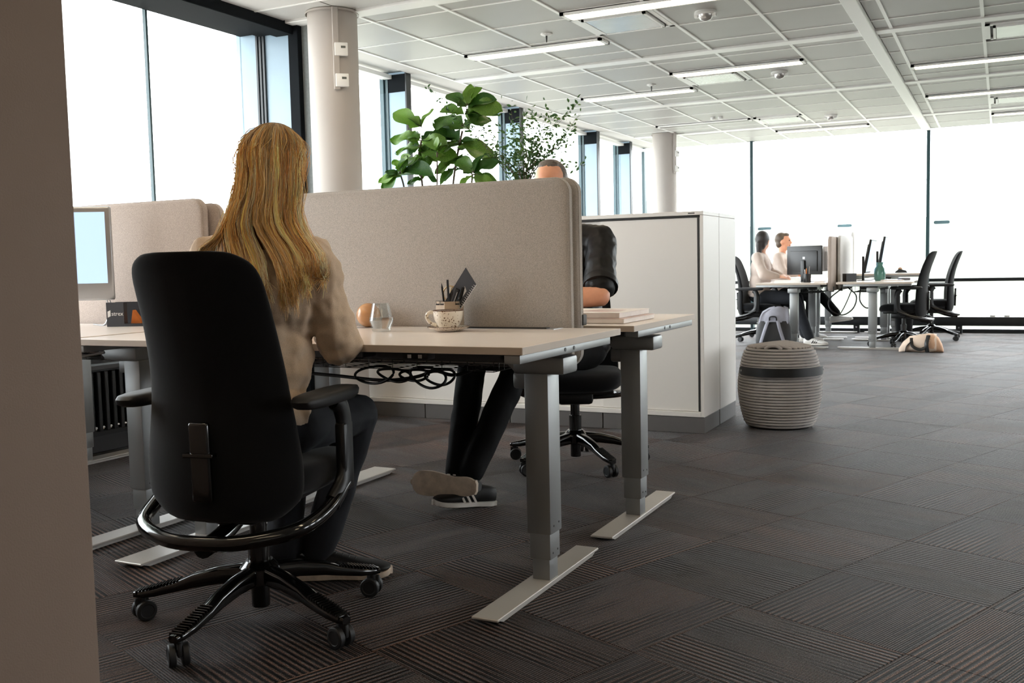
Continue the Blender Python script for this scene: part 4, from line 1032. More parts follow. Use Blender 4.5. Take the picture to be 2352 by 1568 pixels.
for (bx_, by_, Y), (tx, ty), sf in LF:
    p = px2(bx_, by_, Y); q = px2(tx, ty, Y + random.uniform(-.10, .10)); d = q - p
    L = max(.15, min(.30, d.length * 1.12)) * sf
    leaf(p, d, L, (random.uniform(-.4, .4), -.75 + random.uniform(-.35, .35), .75))
    MB().tube([p - d * .08, p + d * .08], .003, 5).build('petiole', 'bark', t, 60)
    if random.random() < .55:
        q2 = px2(bx_ + (tx - bx_) * .6 + random.uniform(-28, 28), by_ + (ty - by_) * .6 + random.uniform(-24, 24), Y + random.uniform(-.15, .15)); d2 = q2 - p
        leaf(p, d2, max(.12, min(.24, d2.length * 1.2)), (random.uniform(-.4, .4), -.75 + random.uniform(-.35, .35), .75))
# the small-leaved bush
t = thing('small_leaved_bush', 'airy bush with many tiny dark leaves between the fig and the man', 'plant', (-3.28, 6.98, 0))
MB().lathe([(.16, 0), (.2, .02), (.235, .48), (.24, .5), (.22, .5), (.21, .44), (.001, .44)], 40).build('pot', 'pot_grey', t)
MB().lathe([(.212, .40), (.205, .452), (.001, .455)], 30).build('soil', 'soil', t)
bs = lambda x, y, Y=6.98: px2(x, y, Y, -3.28, 6.98)
lv = MB(); Ltri = 0
def tiny(p, d, s):
    y = Vector(d).normalized(); up = Vector((random.uniform(-1, 1), random.uniform(-1, .3), random.uniform(-.2, 1))); x = y.cross(up)
    x = x.normalized() if x.length > .01 else y.orthogonal(); z = x.cross(y)
    P = [(0, 0, 0), (.22, .35, .05), (.2, .65, .04), (0, 1, -.06), (-.2, .65, .04), (-.22, .35, .05), (0, .5, -.03)]
    lv.add([p + (x * a + y * b + z * c) * s for a, b, c in P], [(0, 1, 6), (1, 2, 6), (2, 3, 6), (3, 4, 6), (4, 5, 6), (5, 0, 6)])
tips = [(1208, 250), (1222, 250), (1250, 290), (1282, 272), (1330, 232), (1300, 262), (1330, 262), (1180, 300), (1150, 330), (1105, 285), (1085, 300), (1240, 330), (1290, 315), (1310, 320), (1120, 355), (1270, 345), (1345, 378), (1190, 345), (1160, 380), (1230, 370), (1100, 330), (1200, 270), (985, 200), (1010, 238), (1320, 290), (1260, 255), (1175, 255)]
for tx, ty in tips:
    Y = 6.98 + random.uniform(-.25, .25)
    b0 = Vector((random.uniform(-.04, .04), random.uniform(-.04, .04), .44)); b1 = bs(1200 + (tx - 1200) * .12, 420, 6.98 + (Y - 6.98) * .3); e = bs(tx, ty, Y)
    mid = b1.lerp(e, .5) + Vector((random.uniform(-.04, .04), random.uniform(-.04, .04), .05))
    path = crom([b0, b0.lerp(b1, .6), b1, mid, e], 8)
    MB().tube(path, [max(.0012, .006 * (1 - k / len(path))) for k in range(len(path))], 5).build('branch', 'bark', t, 60)
    for k in range(14, len(path)):
        nL = 3 if k > 22 else 2
        for _ in range(nL):
            p = path[k] + Vector((random.gauss(0, .02), random.gauss(0, .02), random.gauss(0, .02)))
            if random.random() < .95: tiny(p, Vector((random.gauss(0, 1), random.gauss(0, 1), random.gauss(.3, .7))), random.uniform(.028, .05))
for _ in range(300):     # side twigs filling the middle
    p = bs(random.gauss(1215, 45), random.gauss(345, 40), 6.98 + random.uniform(-.2, .2)); tiny(p, (random.gauss(0, 1), random.gauss(0, 1), random.gauss(.3, .7)), random.uniform(.026, .045))
tag(lv.build('foliage', 'small_leaf', t, None, merge=False), kind='stuff')

# ------------------------------------------------------------------ people
V = Vector
def hand(mb, wrist, d, down, side, s=1.0, curl=.5):
    """palm, four unequal bent fingers and a thumb leaving the side of the palm"""
    d = V(d).normalized(); n = V(down); n = (n - d * n.dot(d)).normalized(); x = d.cross(n) * side
    w = V(wrist); mb.chain([w, w + d * .045 * s, w + d * .075 * s], [.022 * s, .026 * s, .024 * s], 10)
    mb.chain([w + d * .03 * s - x * .016 * s, w + d * .08 * s - x * .026 * s], [.018 * s, .013 * s], 10)
    mb.chain([w + d * .03 * s + x * .016 * s, w + d * .08 * s + x * .026 * s], [.018 * s, .013 * s], 10)
    for k, L in enumerate((.068, .078, .073, .056)):
        p = w + d * .088 * s + x * (-.030 + .020 * k) * s; a = 0; P = [p]
        for q, fr in enumerate((.45, .32, .23)):
            a += curl * (.5 + .3 * q); p = p + (d * math.cos(a) + n * math.sin(a)) * L * fr * s; P.append(p)
        mb.chain(P, [.0095 * s, .009 * s, .0085 * s, .0075 * s], 8)
    p = w + d * .03 * s - x * .028 * s
    mb.chain([p, p + (d * .7 - x * .7) * .034 * s, p + (d * 1.2 - x * .7 + n * .3) * .045 * s], [.013 * s, .011 * s, .009 * s], 8)

def make_person(label, loc, rotz, J, skin='skin', top='black_shirt', trousers='black_trousers', voxel=.009, top_to=1.0, top_fat=1.0,
                head_rot=(0, 0, 0), wr_amp=.004, cuff=None, bust=1.0, face=True, hands=True, arm=1.0):
    g = {k: V(v) for k, v in J.items()}
    Hh = T(*g['head']) @ Matrix.Rotation(head_rot[2], 4, 'Z') @ Matrix.Rotation(head_rot[0], 4, 'X') @ Matrix.Rotation(head_rot[1], 4, 'Y')
    H3 = Hh.to_3x3(); hp = lambda x, y, z: Hh @ V((x, y, z))
    mb = MB()
    mb.ell(g['head'] + H3 @ V((0, -.008, .02)), (.074, .094, .098), 20, H3)
    mb.ell(hp(0, .022, -.045), (.058, .066, .072), 16, H3); mb.ell(hp(0, .062, -.085), (.026, .024, .022), 12, H3)
    mb.chain([hp(0, .088, .012), hp(0, .102, -.022)], [.009, .013], 10); mb.ell(hp(0, .078, .028), (.05, .018, .012), 12, H3)
    for s in (-1, 1): mb.ell(hp(s * .076, -.006, -.012), (.010, .020, .032), 10, H3)
    mb.chain([g['neck'] + V((0, 0, -.06)), g['neck'], hp(0, -.015, -.07)], [.062, .05, .052])
    mb.chain([g['pelvis'], g['pelvis'].lerp(g['chest'], .5), g['chest'], g['neck'] + V((0, -.01, -.05))], [.11, .09, .10, .05])
    for s in 'LR':
        mb.chain([g['chest'] + V((0, 0, .1)), g['sh' + s], g['el' + s], g['el' + s].lerp(g['wr' + s], .3), g['wr' + s]], [.06, .043, .040 * arm, .043 * arm, .026])
        if hands: hand(mb, g['wr' + s], g['wr' + s] - g['el' + s] + V((0, .02, -.01)), (0, .0, -1), 1 if s == 'R' else -1)
        mb.chain([g['pelvis'], g['hip' + s], g['kn' + s], g['kn' + s].lerp(g['an' + s], .35), g['an' + s]], [.1, .07, .048, .045, .034])
    body = fuse(mb, 'person', skin, None, voxel, 3)
    body.location = (loc[0], loc[1], 0); body.rotation_euler = (0, 0, rotz)
    tag(body, label, 'person')
    if face:
        for s in (-1, 1): MB().ell(hp(s * .031, .081, .010), (.012, .008, .007), 12, H3).build('eye', 'eye', body, 60)
        MB().ell(hp(0, .086, -.055), (.024, .008, .008), 12, H3).build('mouth', 'lip', body, 60)
    # clothing
    c = MB(); f = top_fat
    pel, ch = g['pelvis'], g['chest']; mid = pel.lerp(ch, .5)
    c.ell(pel + V((0, 0, .03)), (.165 * f, .128 * f, .10), 20); c.ell(mid, (.150 * f, .118 * f, .16), 20); c.ell(ch, (.172 * bust, .122 * bust, .18), 20)
    c.ell(ch + V((0, -.005, .085)), (.150, .092, .085), 18)
    c.chain([ch + V((0, 0, .1)), g['neck'] + V((0, -.008, -.045))], [.09, .062])
    for s in 'LR':
        sh, el, wr = g['sh' + s], g['el' + s], g['wr' + s]
        c.chain([ch + V((0, 0, .12)), sh], [.085, .066 * f])
        if top_to < 0: c.chain([sh, sh.lerp(el, .4), sh.lerp(el, -top_to)], [.068 * f, .066 * f, .070 * f])
        elif top_to >= 1: c.chain([sh, sh.lerp(el, .5), el, el.lerp(wr, .45), el.lerp(wr, .9)], [.064 * f, .058 * f, .058 * f, .052 * f, .036])
        else: c.chain([sh, sh.lerp(el, .5), el, el.lerp(wr, top_to)], [.066 * f, .062 * f, .064 * f, .062 * f])
    def folds(p):
        q = p * 1.0
        return wr_amp * (noise.noise(V((q.x * 9, q.y * 9, q.z * 26))) + 1.3 * (.35 - abs(noise.noise(V((q.x * 20 + 3, q.y * 20, q.z * 5 + 7))))) + .5 * noise.noise(V((q.x * 40, q.y * 40, q.z * 40))))
    shirt = fuse(c, 'shirt', top, body, voxel, 5, folds)
    if cuff:
        for s in 'LR':
            sh, el = g['sh' + s], g['el' + s]; p = sh.lerp(el, -top_to); d = (el - sh).normalized()
            MB().tube([p - d * .03, p - d * .01, p + d * .015, p + d * .02], [.070 * f, .076 * f, .075 * f, .055 * f], 24).build('cuff', cuff, body, 60)
    b = MB(); b.ell(pel, (.165, .13, .11), 18)
    for s in 'LR':
        hpj, kn, an = g['hip' + s], g['kn' + s], g['an' + s]
        b.chain([pel, hpj, hpj.lerp(kn, .5), kn, kn.lerp(an, .4), kn.lerp(an, 1.02)], [.11, .092, .082, .068, .066, .058])
    fuse(b, 'trousers', trousers, body, voxel, 4, lambda p: .7 * wr_amp * noise.noise(p * 14))
    return body, Hh

def shoe(parent, M, upper, sole, stripes=None, laces=True, L=.285):
    """M places the shoe: heel at origin, toe along +y, sole on z=0"""
    secs0 = [(0, .020, .078, .0), (.03, .034, .088, 0), (.08, .037, .092, 0), (.14, .040, .075, 0), (.20, .047, .058, 0), (.25, .044, .046, .002), (.275, .030, .034, .006), (.285, .012, .024, .01)]
    c1_ = crom([(y, w, h) for y, w, h, z in secs0], 3); c2_ = crom([(y, z, 0) for y, w, h, z in secs0], 3)
    secs = [(a.x, max(.008, a.y), a.z, b.y) for a, b in zip(c1_, c2_)]
    R = []; n = 20
    for y, w, h, zz in secs:
        ring = []
        for k in range(n):
            a = 2 * PI * k / n; cx, sx = math.cos(a), math.sin(a)
            ring.append(V((w * math.copysign(abs(cx) ** .7, cx), y * L / .285, zz + .018 + (h - .018) / 2 + (h - .018) / 2 * math.copysign(abs(sx) ** .8, sx))))
        R.append(ring)
    mb = MB().rings(R); up = link('shoe', mb.mesh('shoe', upper, 60), parent, M=M)
    R = []
    for y, w, h, zz in [(-.006, .014, 0, 0), (.0, .026, 0, 0)] + [(a, b, c, d) for a, b, c, d in secs[1:]] + [(.291, .006, 0, .008)]:
        w2 = w * 1.1 + .002 - (.006 * math.exp(-((y - .10) / .03) ** 2))
        R.append([V((w2 * sx, y * L / .285, zz + z)) for sx, z in ((-1, .022), (-1, .004), (-.85, 0), (.85, 0), (1, .004), (1, .022))])
    link('sole', MB().rings(R).mesh('sole', sole, 40), up)
    if stripes:
        for k in range(3):
            for s in (-1, 1):
                y = .105 + k * .026
                P = [V((s * .041, y, .022)), V((s * (.040), y + .012, .042)), V((s * .033, y + .022, .060))]
                R = [[p + V((0, -.005, 0)), p + V((s * .004, -.005, .001)), p + V((s * .004, .006, .001)), p + V((0, .006, 0))] for p in P]
                link('stripe', MB().rings(R).mesh('stripe', stripes, None), up)
    if laces:
        for k in range(4):
            y = .10 + k * .022; z = .093 - (y - .08) * .27
            link('lace', MB().tube([(-.022, y, z - .008), (0, y + .004, z), (.022, y, z - .008)], .003, 6).mesh('lace', 'plastic_white' if upper == 'shoe_white' else 'shoe_black', 60), up)
    return up
def sock(parent, a, b, m='sock_white'):
    a, b = V(a), V(b); MB().tube([a, a.lerp(b, .5), b, b + (b - a) * .03], [.040, .038, .041, .034], 20).build('sock', m, parent, 60)

# woman at the near desk, seen from behind
JW = dict(pelvis=(.0, .02, .60), chest=(.022, .070, .955), neck=(.025, .105, 1.195), head=(.030, .130, 1.340), shL=(-.158, .06, 1.072), shR=(.178, .07, 1.068),
          elL=(-.25, .20, .865), wrL=(-.08, .42, .865), elR=(.225, .135, .812), wrR=(.07, .36, .862), hipL=(-.09, .05, .58), hipR=(.09, .05, .58),
          knL=(-.11, .44, .555), knR=(.12, .46, .555), anL=(-.12, .352, .115), anR=(-.01, .40, .115))
woman, HW = make_person('woman with long blonde hair in a beige blouse sitting with her back to the camera', (-1.97, 2.24), math.radians(10), JW, 'skin_pale', 'blouse_weave', 'denim_dark', .0075, 1.0, 1.06, (-.12, 0, 0), .011)
woman.children[0]
for an, yaw in (('anL', -62), ('anR', -70)):
    a = V(JW[an]); yw = math.radians(yaw); dv = V((math.sin(-yw), math.cos(-yw), 0))
    sock(woman, a + V((0, 0, -.05)), a + V((0, 0, .015)))
    shoe(woman, T(a.x - dv.x * .05, a.y - dv.y * .05, 0) @ Rz(yw), 'shoe_black', 'sole_tan')
tm = text_mesh('SON', .018); tm.materials.append(MATS['frame_black'])
a = V(JW['anL']); link('sock_lettering', tm, woman, M=T(a.x + .0, a.y - .043, .082) @ Rz(math.radians(25)) @ Matrix.Rotation(PI / 2, 4, 'X'))

def long_hair(body, Hh):
    """scalp shell plus a few thousand fine strands falling over the back"""
    hp = lambda x, y, z: Hh @ V((x, y, z))
    sh = MB(); sh.ell(Hh @ V((0, -.018, .028)), (.080, .094, .094), 24, Hh.to_3x3())
    sh.ell(Hh @ V((0, -.045, -.03)), (.082, .072, .10), 20, Hh.to_3x3()); sh.ell(Hh @ V((.005, -.06, -.13)), (.086, .052, .12), 20, Hh.to_3x3())
    R = []
    for z, cx, w, y, d in ((1.22, .03, .088, .052, .035), (1.16, .035, .10, .03, .035), (1.12, .06, .095, .012, .022), (1.09, .07, .06, .012, .008)):
        R.append([(cx + w * math.cos(a), y + d * math.sin(a), z) for a in [2 * PI * k / 24 for k in range(24)]])
    sh.rings(R)
    o = fuse(sh, 'hair', 'hair_blonde', body, .009, 6)
    def tone(me, f):
        at = me.color_attributes.new('tone', 'FLOAT_COLOR', 'POINT'); at.data.foreach_set('color', np.array([f(v.co, i) for i, v in enumerate(me.vertices)], dtype=np.float32).ravel())
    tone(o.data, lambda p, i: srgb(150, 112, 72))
    mb = MB(); tones = []; pal = [(240, 200, 134), (246, 212, 148), (232, 180, 108), (206, 148, 82), (240, 188, 112), (250, 228, 180), (150, 104, 62), (226, 206, 176), (246, 196, 118)]
    NS = 7500
    for s in range(NS):
        ph = math.radians(random.uniform(-118, 118)); sp, cp = math.sin(ph), math.cos(ph); ou = random.random(); lay = 1.0 + .05 * ou
        cl = math.floor(ph * 9) ; rc = random.Random(cl * 17 + 3); cj = rc.uniform(-.02, .02); ck = rc.uniform(-.03, .05)
        hd_ = lambda th: hp(.089 * lay * math.sin(th) * sp + .010 * math.cos(th), -.016 - .104 * lay * math.sin(th) * cp, .027 + .105 * lay * math.cos(th))
        root = hd_(random.uniform(.0, .35)); p1 = hd_(.62); p2 = hd_(1.15); p25 = hd_(1.62)
        p3 = hp(.092 * sp * lay + .005, -.040 - .085 * cp * lay, -.07)
        # below the head the mass slides to the right shoulder blade
        fr = (sp + 1) / 2; left = sp < -.5 and random.random() < .35
        a = V((.030 + .112 * sp * lay + cj * .5, .060 - .085 * cp * lay - .012 * ou, 1.175))
        if left: b_ = V((-.10 - .05 * random.random(), -.01 + .03 * random.random(), 1.11)); e_ = V((-.13 - .06 * random.random(), .0 + .05 * random.random(), 1.06 + .03 * random.random())); pts = [root, p1, p2, p25, p3, a.lerp(b_, .3), b_, e_]
        else:
            b_ = V((.080 + .145 * sp + cj, .010 - .062 * cp - .012 * ou, 1.085)); c_ = V((.115 + .140 * sp + cj * 1.4, -.030 - .050 * cp - .012 * ou, 1.02))
            zend = .945 + .085 * (abs(sp) ** 1.5) + random.gauss(0, .018) + ck * .5
            e_ = V((.128 + .125 * sp + cj * 1.6 + random.gauss(0, .008), -.045 - .040 * cp - .010 * ou + random.gauss(0, .004), zend)); pts = [root, p1, p2, p25, p3, a, b_, c_, e_]
        if random.random() < .06:
            pts = [p + V((random.gauss(0, .008), random.gauss(0, .008), random.gauss(0, .006))) if k > 1 else p for k, p in enumerate(pts)]
        else: pts = [p + V((random.gauss(0, .0022), random.gauss(0, .0022), 0)) if k > 1 else p for k, p in enumerate(pts)]
        path = crom(pts, 3); n = len(path); n0 = len(mb.v)
        mb.tube(path, [.0009 * (1 - .55 * k / n) for k in range(n)], 3, caps=False)
        base = rc.choice(pal) if random.random() < .42 else random.choice(pal); j = random.uniform(.82, 1.15) * rc.uniform(.80, 1.15)
        for k in range(n):
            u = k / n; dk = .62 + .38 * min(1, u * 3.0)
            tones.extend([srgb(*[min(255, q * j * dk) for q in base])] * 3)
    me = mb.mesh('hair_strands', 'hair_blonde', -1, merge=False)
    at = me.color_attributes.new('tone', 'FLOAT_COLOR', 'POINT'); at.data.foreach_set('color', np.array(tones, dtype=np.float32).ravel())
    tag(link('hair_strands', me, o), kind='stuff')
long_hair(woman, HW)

# man behind the screen, facing the camera side, legs stretched under the desks
JM = dict(pelvis=(.0, .0, .60), chest=(.0, .13, 1.04), neck=(0, .20, 1.27), head=(.01, .275, 1.42), shL=(-.200, .15, 1.150), shR=(.200, .15, 1.150),
          elL=(-.285, .39, .885), wrL=(-.02, .50, .885), elR=(.27, .42, .91), wrR=(.05, .58, .885), hipL=(-.08, .04, .60), hipR=(.10, .04, .60),
          knL=(.05, .56, .60), knR=(.29, .58, .61), anL=(.09, .97, .17), anR=(.17, .96, .16))
man, HM = make_person('man in a black shirt with rolled sleeves sitting behind the felt screen', (-1.95, 4.67), PI, JM, 'skin', 'black_shirt', 'black_trousers', .009, -.80, 1.1, (-.42, 0, .15), .006, 'black_shirt', 1.06, arm=1.15)
hm_ = MB(); H3 = HM.to_3x3()
hm_.ell(HM @ V((0, -.046, .026)), (.080, .074, .088), 24, H3)
for s in (-1, 1): hm_.ell(HM @ V((s * .068, -.030, .01)), (.013, .046, .050), 16, H3)
hm_.ell(HM @ V((.0, -.018, .098)), (.052, .056, .022), 16, H3)
fuse(hm_, 'hair', 'hair_grey', man, .007, 3, lambda p: .003 * noise.noise(V((p.x * 120, p.y * 30, p.z * 120))))
# crossed shoes: one heel on the carpet with its sole turned to the camera, the other beneath
def axes(o, y, dn):
    y = V(y).normalized(); dn = V(dn); dn = (dn - y * dn.dot(y)).normalized(); z = -dn; x = y.cross(z)
    return Matrix(((x.x, y.x, z.x, o[0]), (x.y, y.y, z.y, o[1]), (x.z, y.z, z.z, o[2]), (0, 0, 0, 1)))
shoe(man, axes((.035, 1.06, .105), (1, .10, .03), (-.38, .86, .10)), 'shoe_black', 'sole_tan', 'sole_white', L=.30)
shoe(man, T(.06, .94, .0) @ Rz(math.radians(-38)) @ Matrix.Rotation(math.radians(6), 4, 'X') @ T(0, -.05, 0), 'shoe_black', 'sole_white', 'sole_white')

# ------------------------------------------------------------------ the far desk group by the window
H2 = .765
L1_ = make_desk('far white desk nearest the backpack, where the woman with dark hair sits', -2.58, 13.13, -PI / 2, 1.51, .80, H2, DG, holes=False)
L2_ = make_desk('far white desk by the window behind the dark monitor', -2.58, 14.42, -PI / 2, 1.27, .80, H2, DG, holes=False, tray=False)
R1_ = make_desk('far white desk with the green vase, next to the tan tote bag', -.88, 11.66, PI / 2, 1.48, .80, H2, DG, holes=False)
R2_ = make_desk('far raised desk by the window with wood-coloured edge', -.88, 13.16, PI / 2, 1.27, .80, .835, DG, holes=False, tray=False)
weave_mat('screen_felt_lit', (205, 204, 202), 700, .4, .85, .2)  # felt colour lightened to stand for window light and haze
felt_screen('narrow felt screen edge-on at the far desks, beside the dark monitor', -1.775, -1.735, 11.67, 13.10, .665, 1.29, 'screen_felt_warm', 'x', 'felt screens of the far desks')
felt_screen('felt screen of the far desks, window light painted into its colour, nearer one', -1.722, -1.686, 12.05, 13.12, .665, 1.305, 'screen_felt_lit', 'x', 'felt screens of the far desks')
felt_screen('felt screen of the far desks paled for daylight, taller one closest to the window', -1.722, -1.686, 13.20, 14.42, .70, 1.37, 'screen_felt_lit', 'x', 'felt screens of the far desks')
chair_a = make_chair('black office chair under the far woman with dark hair', (-2.70, 12.38), -PI / 2, .3)
chair_b = make_chair('black office chair under the far person with short hair', (-2.66, 13.35), -PI / 2, .9)
chair_c = make_chair('empty black office chair beside the tan bag, turned to the far desk', (-1.01, 12.25), PI / 2 - .08, .5)
chair_d = make_chair('empty black office chair closest to the far window at right', (-.78, 13.35), PI / 2 + .12, .2)

def sit(dx=0, lean=.02, hz=0):
    return dict(pelvis=(0, 0, .60), chest=(dx, lean + .04, .95 + hz), neck=(dx, lean + .05, 1.16 + hz), head=(dx, lean + .07, 1.295 + hz), shL=(-.175 + dx, lean + .03, 1.08 + hz), shR=(.175 + dx, lean + .03, 1.08 + hz),
                elL=(-.21, .10, .87), wrL=(-.10, .27, .835), elR=(.21, .10, .87), wrR=(.10, .27, .835), hipL=(-.09, .05, .58), hipR=(.09, .05, .58), knL=(-.10, .45, .56), knR=(.11, .45, .56), anL=(-.09, .46, .11), anR=(.10, .52, .11))
JA = sit(0, -.02, -.02); JA.update(anR=(.12, .62, .10), anL=(.02, .55, .13), elR=(.24, .10, .86), wrR=(.13, .27, .835))
pa, HA = make_person('woman with dark ponytail in a cream blouse sitting at the far desks', (-2.70, 12.38), -PI / 2, JA, 'skin_pale', 'white_blouse', 'denim_dark', .013, 1.0, 1.1, (0, 0, 1.25))
hx = MB(); h3 = HA.to_3x3()
hx.ell(HA @ V((0, -.022, .022)), (.086, .100, .104), 20, h3); hx.ell(HA @ V((0, -.06, -.05)), (.07, .05, .07), 16, h3)
hx.chain([HA @ V((.0, -.10, -.04)), HA @ V((.0, -.10, -.12)), HA @ V((0, -.09, -.20))], [.04, .035, .022])
fuse(hx, 'hair', 'hair_dark', pa, .010, 4)
for an, yw in (('anL', 8), ('anR', -6)):
    a = V(JA[an]); shoe(pa, T(a.x, a.y - .06, a.z - .10) @ Rz(math.radians(yw)), 'shoe_white', 'sole_white', 'shoe_black')
JB = sit(0, .0, -.02); JB.update(knL=(-.08, .50, .58), anL=(-.10, .72, .33), knR=(.06, .44, .56), anR=(.04, .40, .11))
pb, HB = make_person('person with short brown hair and white top in profile at the far desks', (-2.66, 13.35), -PI / 2, JB, 'skin', 'white_blouse', 'black_trousers', .013, 1.0, 1.05, (0, 0, 0))
hx = MB(); h3 = HB.to_3x3(); hx.ell(HB @ V((0, -.032, .034)), (.083, .088, .090), 20, h3); hx.ell(HB @ V((0, -.05, -.03)), (.076, .055, .06), 16, h3); hx.ell(HB @ V((0, .03, .085)), (.06, .05, .03), 14, h3)
fuse(hx, 'hair', 'hair_brown', pb, .010, 3)
shoe(pb, T(-.10, .70, .20) @ Matrix.Rotation(math.radians(8), 4, 'X') @ T(0, -.05, 0), 'shoe_white', 'sole_white'); shoe(pb, T(.04, .34, 0), 'shoe_white', 'sole_white')

def monitor(label, loc, rotz, w=.50, h=.32, m='mon_black', tilt=0.0, z0=.11, scr='screen_glow'):
    t = thing('desk_monitor', label, 'monitor', loc, rotz, 'monitors on the far desks')
    M = T(0, 0, z0) @ Matrix.Rotation(tilt, 4, 'X')
    MB().rbox(-w / 2, w / 2, -.012, .016, 0, h, .006, 2, M).build('shell', m, t)
    MB().box(-w / 2 + .015, w / 2 - .015, -.0135, -.0118, .02, h - .015, M).build('screen', scr, t, None)
    MB().rbox(-w / 2 + .05, w / 2 - .05, .015, .03, .04, h - .06, .006, 2, M).build('rear_bulge', m, t)
    MB().rbox(-.025, .025, .03, .055, .006, z0 + h * .5, .006, 2).build('stand', m, t)
    MB().rbox(-.11, .11, -.08, .10, 0, .008, .003, 1).build('stand_base', m, t)
    return t
mn = monitor('black monitor turned with its back to the camera at the far desks', (-2.12, 12.20, H2), PI - .35, .46, .345, tilt=0, z0=.085, scr='lamp_lens_off')
for dx, dz in ((-.014, .012), (.0, .012), (.0, -.002), (-.014, -.002)): MB().box(-.004 + dx, .008 + dx, .0302, .031, .085 + .19 + dz, .085 + .2 + dz).build('logo_square', 'mon_silver', mn, None)
monitor('light grey monitor edge-on beside the dark one at the far desks', (-1.90, 12.45, H2), -PI / 2 - .1, .36, .30, 'mon_silver', 0, .12)
monitor('thin dark monitor seen edge-on, nearer the green vase', (-1.44, 12.45, H2), PI / 2, .50, .40, 'mon_black', .18, .09)
monitor('thin dark monitor seen edge-on behind the green vase', (-1.34, 13.0, H2), PI / 2, .28, .36, 'mon_black', .16, .17)
one('green_vase', MB().lathe([(.0001, 0), (.05, 0), (.062, .02), (.066, .09), (.060, .14), (.036, .175), (.034, .20), (.040, .215), (.034, .215), (.028, .2), (.03, .17), (.0001, .15)], 28, caps=False), 'vase_green', 'green glazed vase on the far desk', 'vase', None, 50, (-1.275, 12.25, H2))
t = thing('pen_cup', 'black pen cup in front of the dark far monitor', 'pen cup', (-2.03, 11.85, H2))
MB().lathe([(.036, 0), (.042, .002), (.044, .10), (.040, .10), (.038, .006), (.0001, .006)], 20, caps=False).build('cup', 'mon_black', t)
for k in range(4): MB().tube([(.01 * k - .015, 0, .008), (.018 * k - .03, .01, .15 + .012 * k)], .004, 6).build('pen', ['plastic_white', 'orange_card', 'mon_black', 'chrome'][k], t)
for k, (x, y, w, d, h, m, lb) in enumerate([(-2.30, 11.86, .20, .14, .03, 'paper', 'pile of white papers left of the far pen cup'), (-2.15, 11.78, .10, .08, .05, 'plastic_white', 'small white box beside the far pen cup'), (-1.90, 11.85, .12, .16, .012, 'paper', 'flat white notebook right of the far pen cup'),
                                               (-1.12, 12.0, .22, .16, .015, 'paper', 'loose white papers on the far desk right of the vase'), (-1.02, 12.35, .10, .14, .025, 'bag_grey', 'grey booklet on the far desk right of the vase'), (-1.58, 12.0, .12, .12, .09, 'mon_black', 'black box at the foot of the far pale screen')]):
    t = thing('paper_pile' if m == 'paper' else 'desk_box', lb, 'paper' if m == 'paper' else 'box', (x, y, H2), .1 * k)
    n = 3 if m == 'paper' else 1
    for q in range(n): MB().rbox(-w / 2 + .004 * q, w / 2 + .004 * q, -d / 2, d / 2, h * q / n, h * (q + 1) / n - .0005, .001, 1).build('sheet_stack' if m == 'paper' else 'body', m, t, None)
    if m != 'paper': MB().rbox(-w / 2 - .001, w / 2 + .001, -d / 2 - .001, d / 2 + .001, h, h + .004, .001, 1).build('lid', m, t, None)
t = thing('desk_tape', 'dark tape dispenser on the raised far desk', 'tape dispenser', (-1.15, 13.5, .835))
MB().prism([(-.08, 0), (.08, 0), (.06, .03), (-.02, .05), (-.06, .02)], 'y', -.03, .03).build('body', 'mon_black', t, None); MB().cyl((-.01, -.025, .045), (-.01, .025, .045), .025, n=16).build('tape_roll', 'bag_tan', t)
# power cables hanging under the far desks
t = thing('hanging_cable', 'black cable loop hanging under the far desk, left of the table leg', 'cable')
MB().tube(crom([(-1.66, 12.0, .69), (-1.80, 11.98, .56), (-1.78, 11.95, .44), (-1.65, 11.95, .38), (-1.53, 11.95, .46), (-1.50, 11.97, .60), (-1.60, 12.0, .70)], 6), .008, 7).build('cable', 'plastic_black', t, 60)
MB().tube(crom([(-1.55, 12.0, .68), (-1.62, 11.98, .50), (-1.68, 11.95, .38)], 6), .006, 7).build('cable', 'plastic_black', t, 60)
t = thing('hanging_cable', 'narrow black cable loop hanging beside the far table leg', 'cable')
MB().tube(crom([(-1.46, 12.0, .68), (-1.46, 11.98, .54), (-1.38, 11.96, .46), (-1.30, 11.98, .54), (-1.31, 12.0, .68)], 6), .008, 7).build('cable', 'plastic_black', t, 60)
one('waste_bin', MB().lathe([(.0001, 0), (.085, 0), (.09, .004), (.11, .34), (.114, .345), (.106, .345), (.086, .01), (.0001, .01)], 28, caps=False), 'mon_black', 'dark round waste bin under the far right desk', 'waste bin', None, 50, (-1.07, 13.0, 0))
# backpack leaning in front of the far desk leg
t = thing('backpack', 'black backpack with grey top and straps in front of the far desks', 'backpack', (-2.33, 11.42, 0), .1)
R = []
for z, w, d, y in ((.0, .17, .08, 0), (.03, .195, .10, 0), (.15, .20, .105, .005), (.27, .19, .095, .015), (.34, .165, .075, .025)):
    R.append([(w * math.copysign(abs(math.cos(a)) ** .6, math.cos(a)), y + d * math.copysign(abs(math.sin(a)) ** .6, math.sin(a)), z) for a in [2 * PI * k / 28 for k in range(28)]])
MB().rings(R).build('bag_body', 'nylon_black', t, 60)
R = []
for z, w, d, y, sk in ((.32, .17, .08, .02, 0), (.39, .165, .07, .025, .01), (.44, .15, .055, .03, .02), (.48, .11, .03, .035, .05), (.495, .06, .015, .035, .06)):
    R.append([(sk + w * math.copysign(abs(math.cos(a)) ** .6, math.cos(a)), y + d * math.copysign(abs(math.sin(a)) ** .6, math.sin(a)) + .012 * math.sin(5 * a), z + .012 * math.sin(3 * a)) for a in [2 * PI * k / 28 for k in range(28)]])
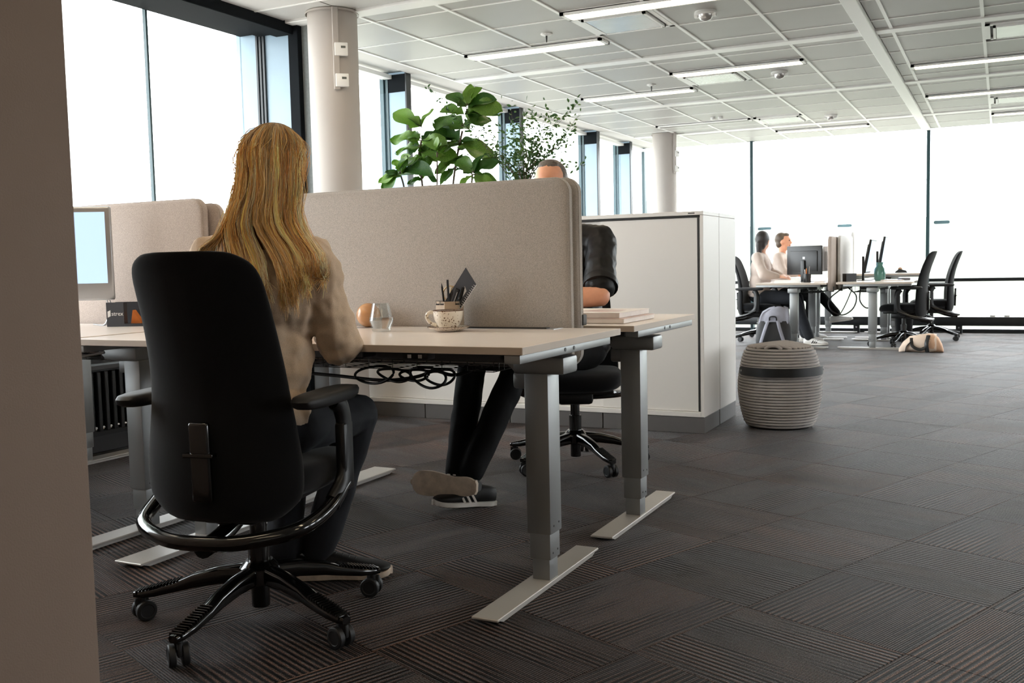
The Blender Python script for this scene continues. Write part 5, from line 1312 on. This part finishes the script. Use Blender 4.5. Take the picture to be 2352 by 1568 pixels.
MB().rings(R).build('top_flap', 'bag_grey', t, 60)
for s in (-1, 1):
    MB().tube(crom([(s * .055, -.075, .34), (s * .08, -.135, .26), (s * .12, -.14, .13), (s * .15, -.11, .02)], 5), .02, 8, flat=.35).build('shoulder_strap', 'bag_grey', t, 60)
MB().tube(crom([(-.04, -.06, .35), (-.03, -.085, .39), (.03, -.085, .39), (.04, -.06, .35)], 5), .008, 8).build('handle', 'nylon_black', t, 60)
# tote bag lying on the carpet
t = thing('tote_bag', 'cream and tan bag with dark straps lying by the far desk leg', 'bag', (-.77, 11.56, 0), .05)
R = []
for x, h, d in ((-.23, .03, .05), (-.19, .10, .09), (-.12, .17, .12), (-.02, .195, .13), (.08, .20, .13), (.15, .19, .12)):
    R.append([(x, d * math.copysign(abs(math.cos(a)) ** .7, math.cos(a)), max(.002, h / 2 + h / 2 * math.copysign(abs(math.sin(a)) ** .8, math.sin(a)) + .008 * math.sin(4 * a + x * 20))) for a in [2 * PI * k / 28 for k in range(28)]])
MB().rings(R).build('bag_body', 'bag_cream', t, 60)
R = []
for x, h, d in ((.06, .203, .132), (.12, .20, .127), (.17, .16, .11), (.205, .09, .09), (.22, .03, .06)):
    R.append([(x, d * math.copysign(abs(math.cos(a)) ** .7, math.cos(a)), max(.002, h / 2 + h / 2 * math.copysign(abs(math.sin(a)) ** .8, math.sin(a)))) for a in [2 * PI * k / 28 for k in range(28)]])
MB().rings(R).build('bag_end', 'bag_tan', t, 60)
MB().tube(crom([(.07, -.10, .19), (.05, -.15, .10), (.06, -.14, .01)], 6), .022, 8, flat=.3).build('strap', 'leather_black', t, 60)
MB().tube(crom([(-.10, -.10, .16), (-.09, -.145, .08), (-.02, -.15, .04), (.04, -.148, .06)], 6), .018, 8, flat=.3).build('strap', 'leather_black', t, 60)
MB().tube(crom([(-.10, -.125, .13), (-.15, -.125, .07), (-.16, -.11, .01)], 6), .014, 8, flat=.3).build('strap', 'leather_black', t, 60)
bpy.context.view_layer.update()
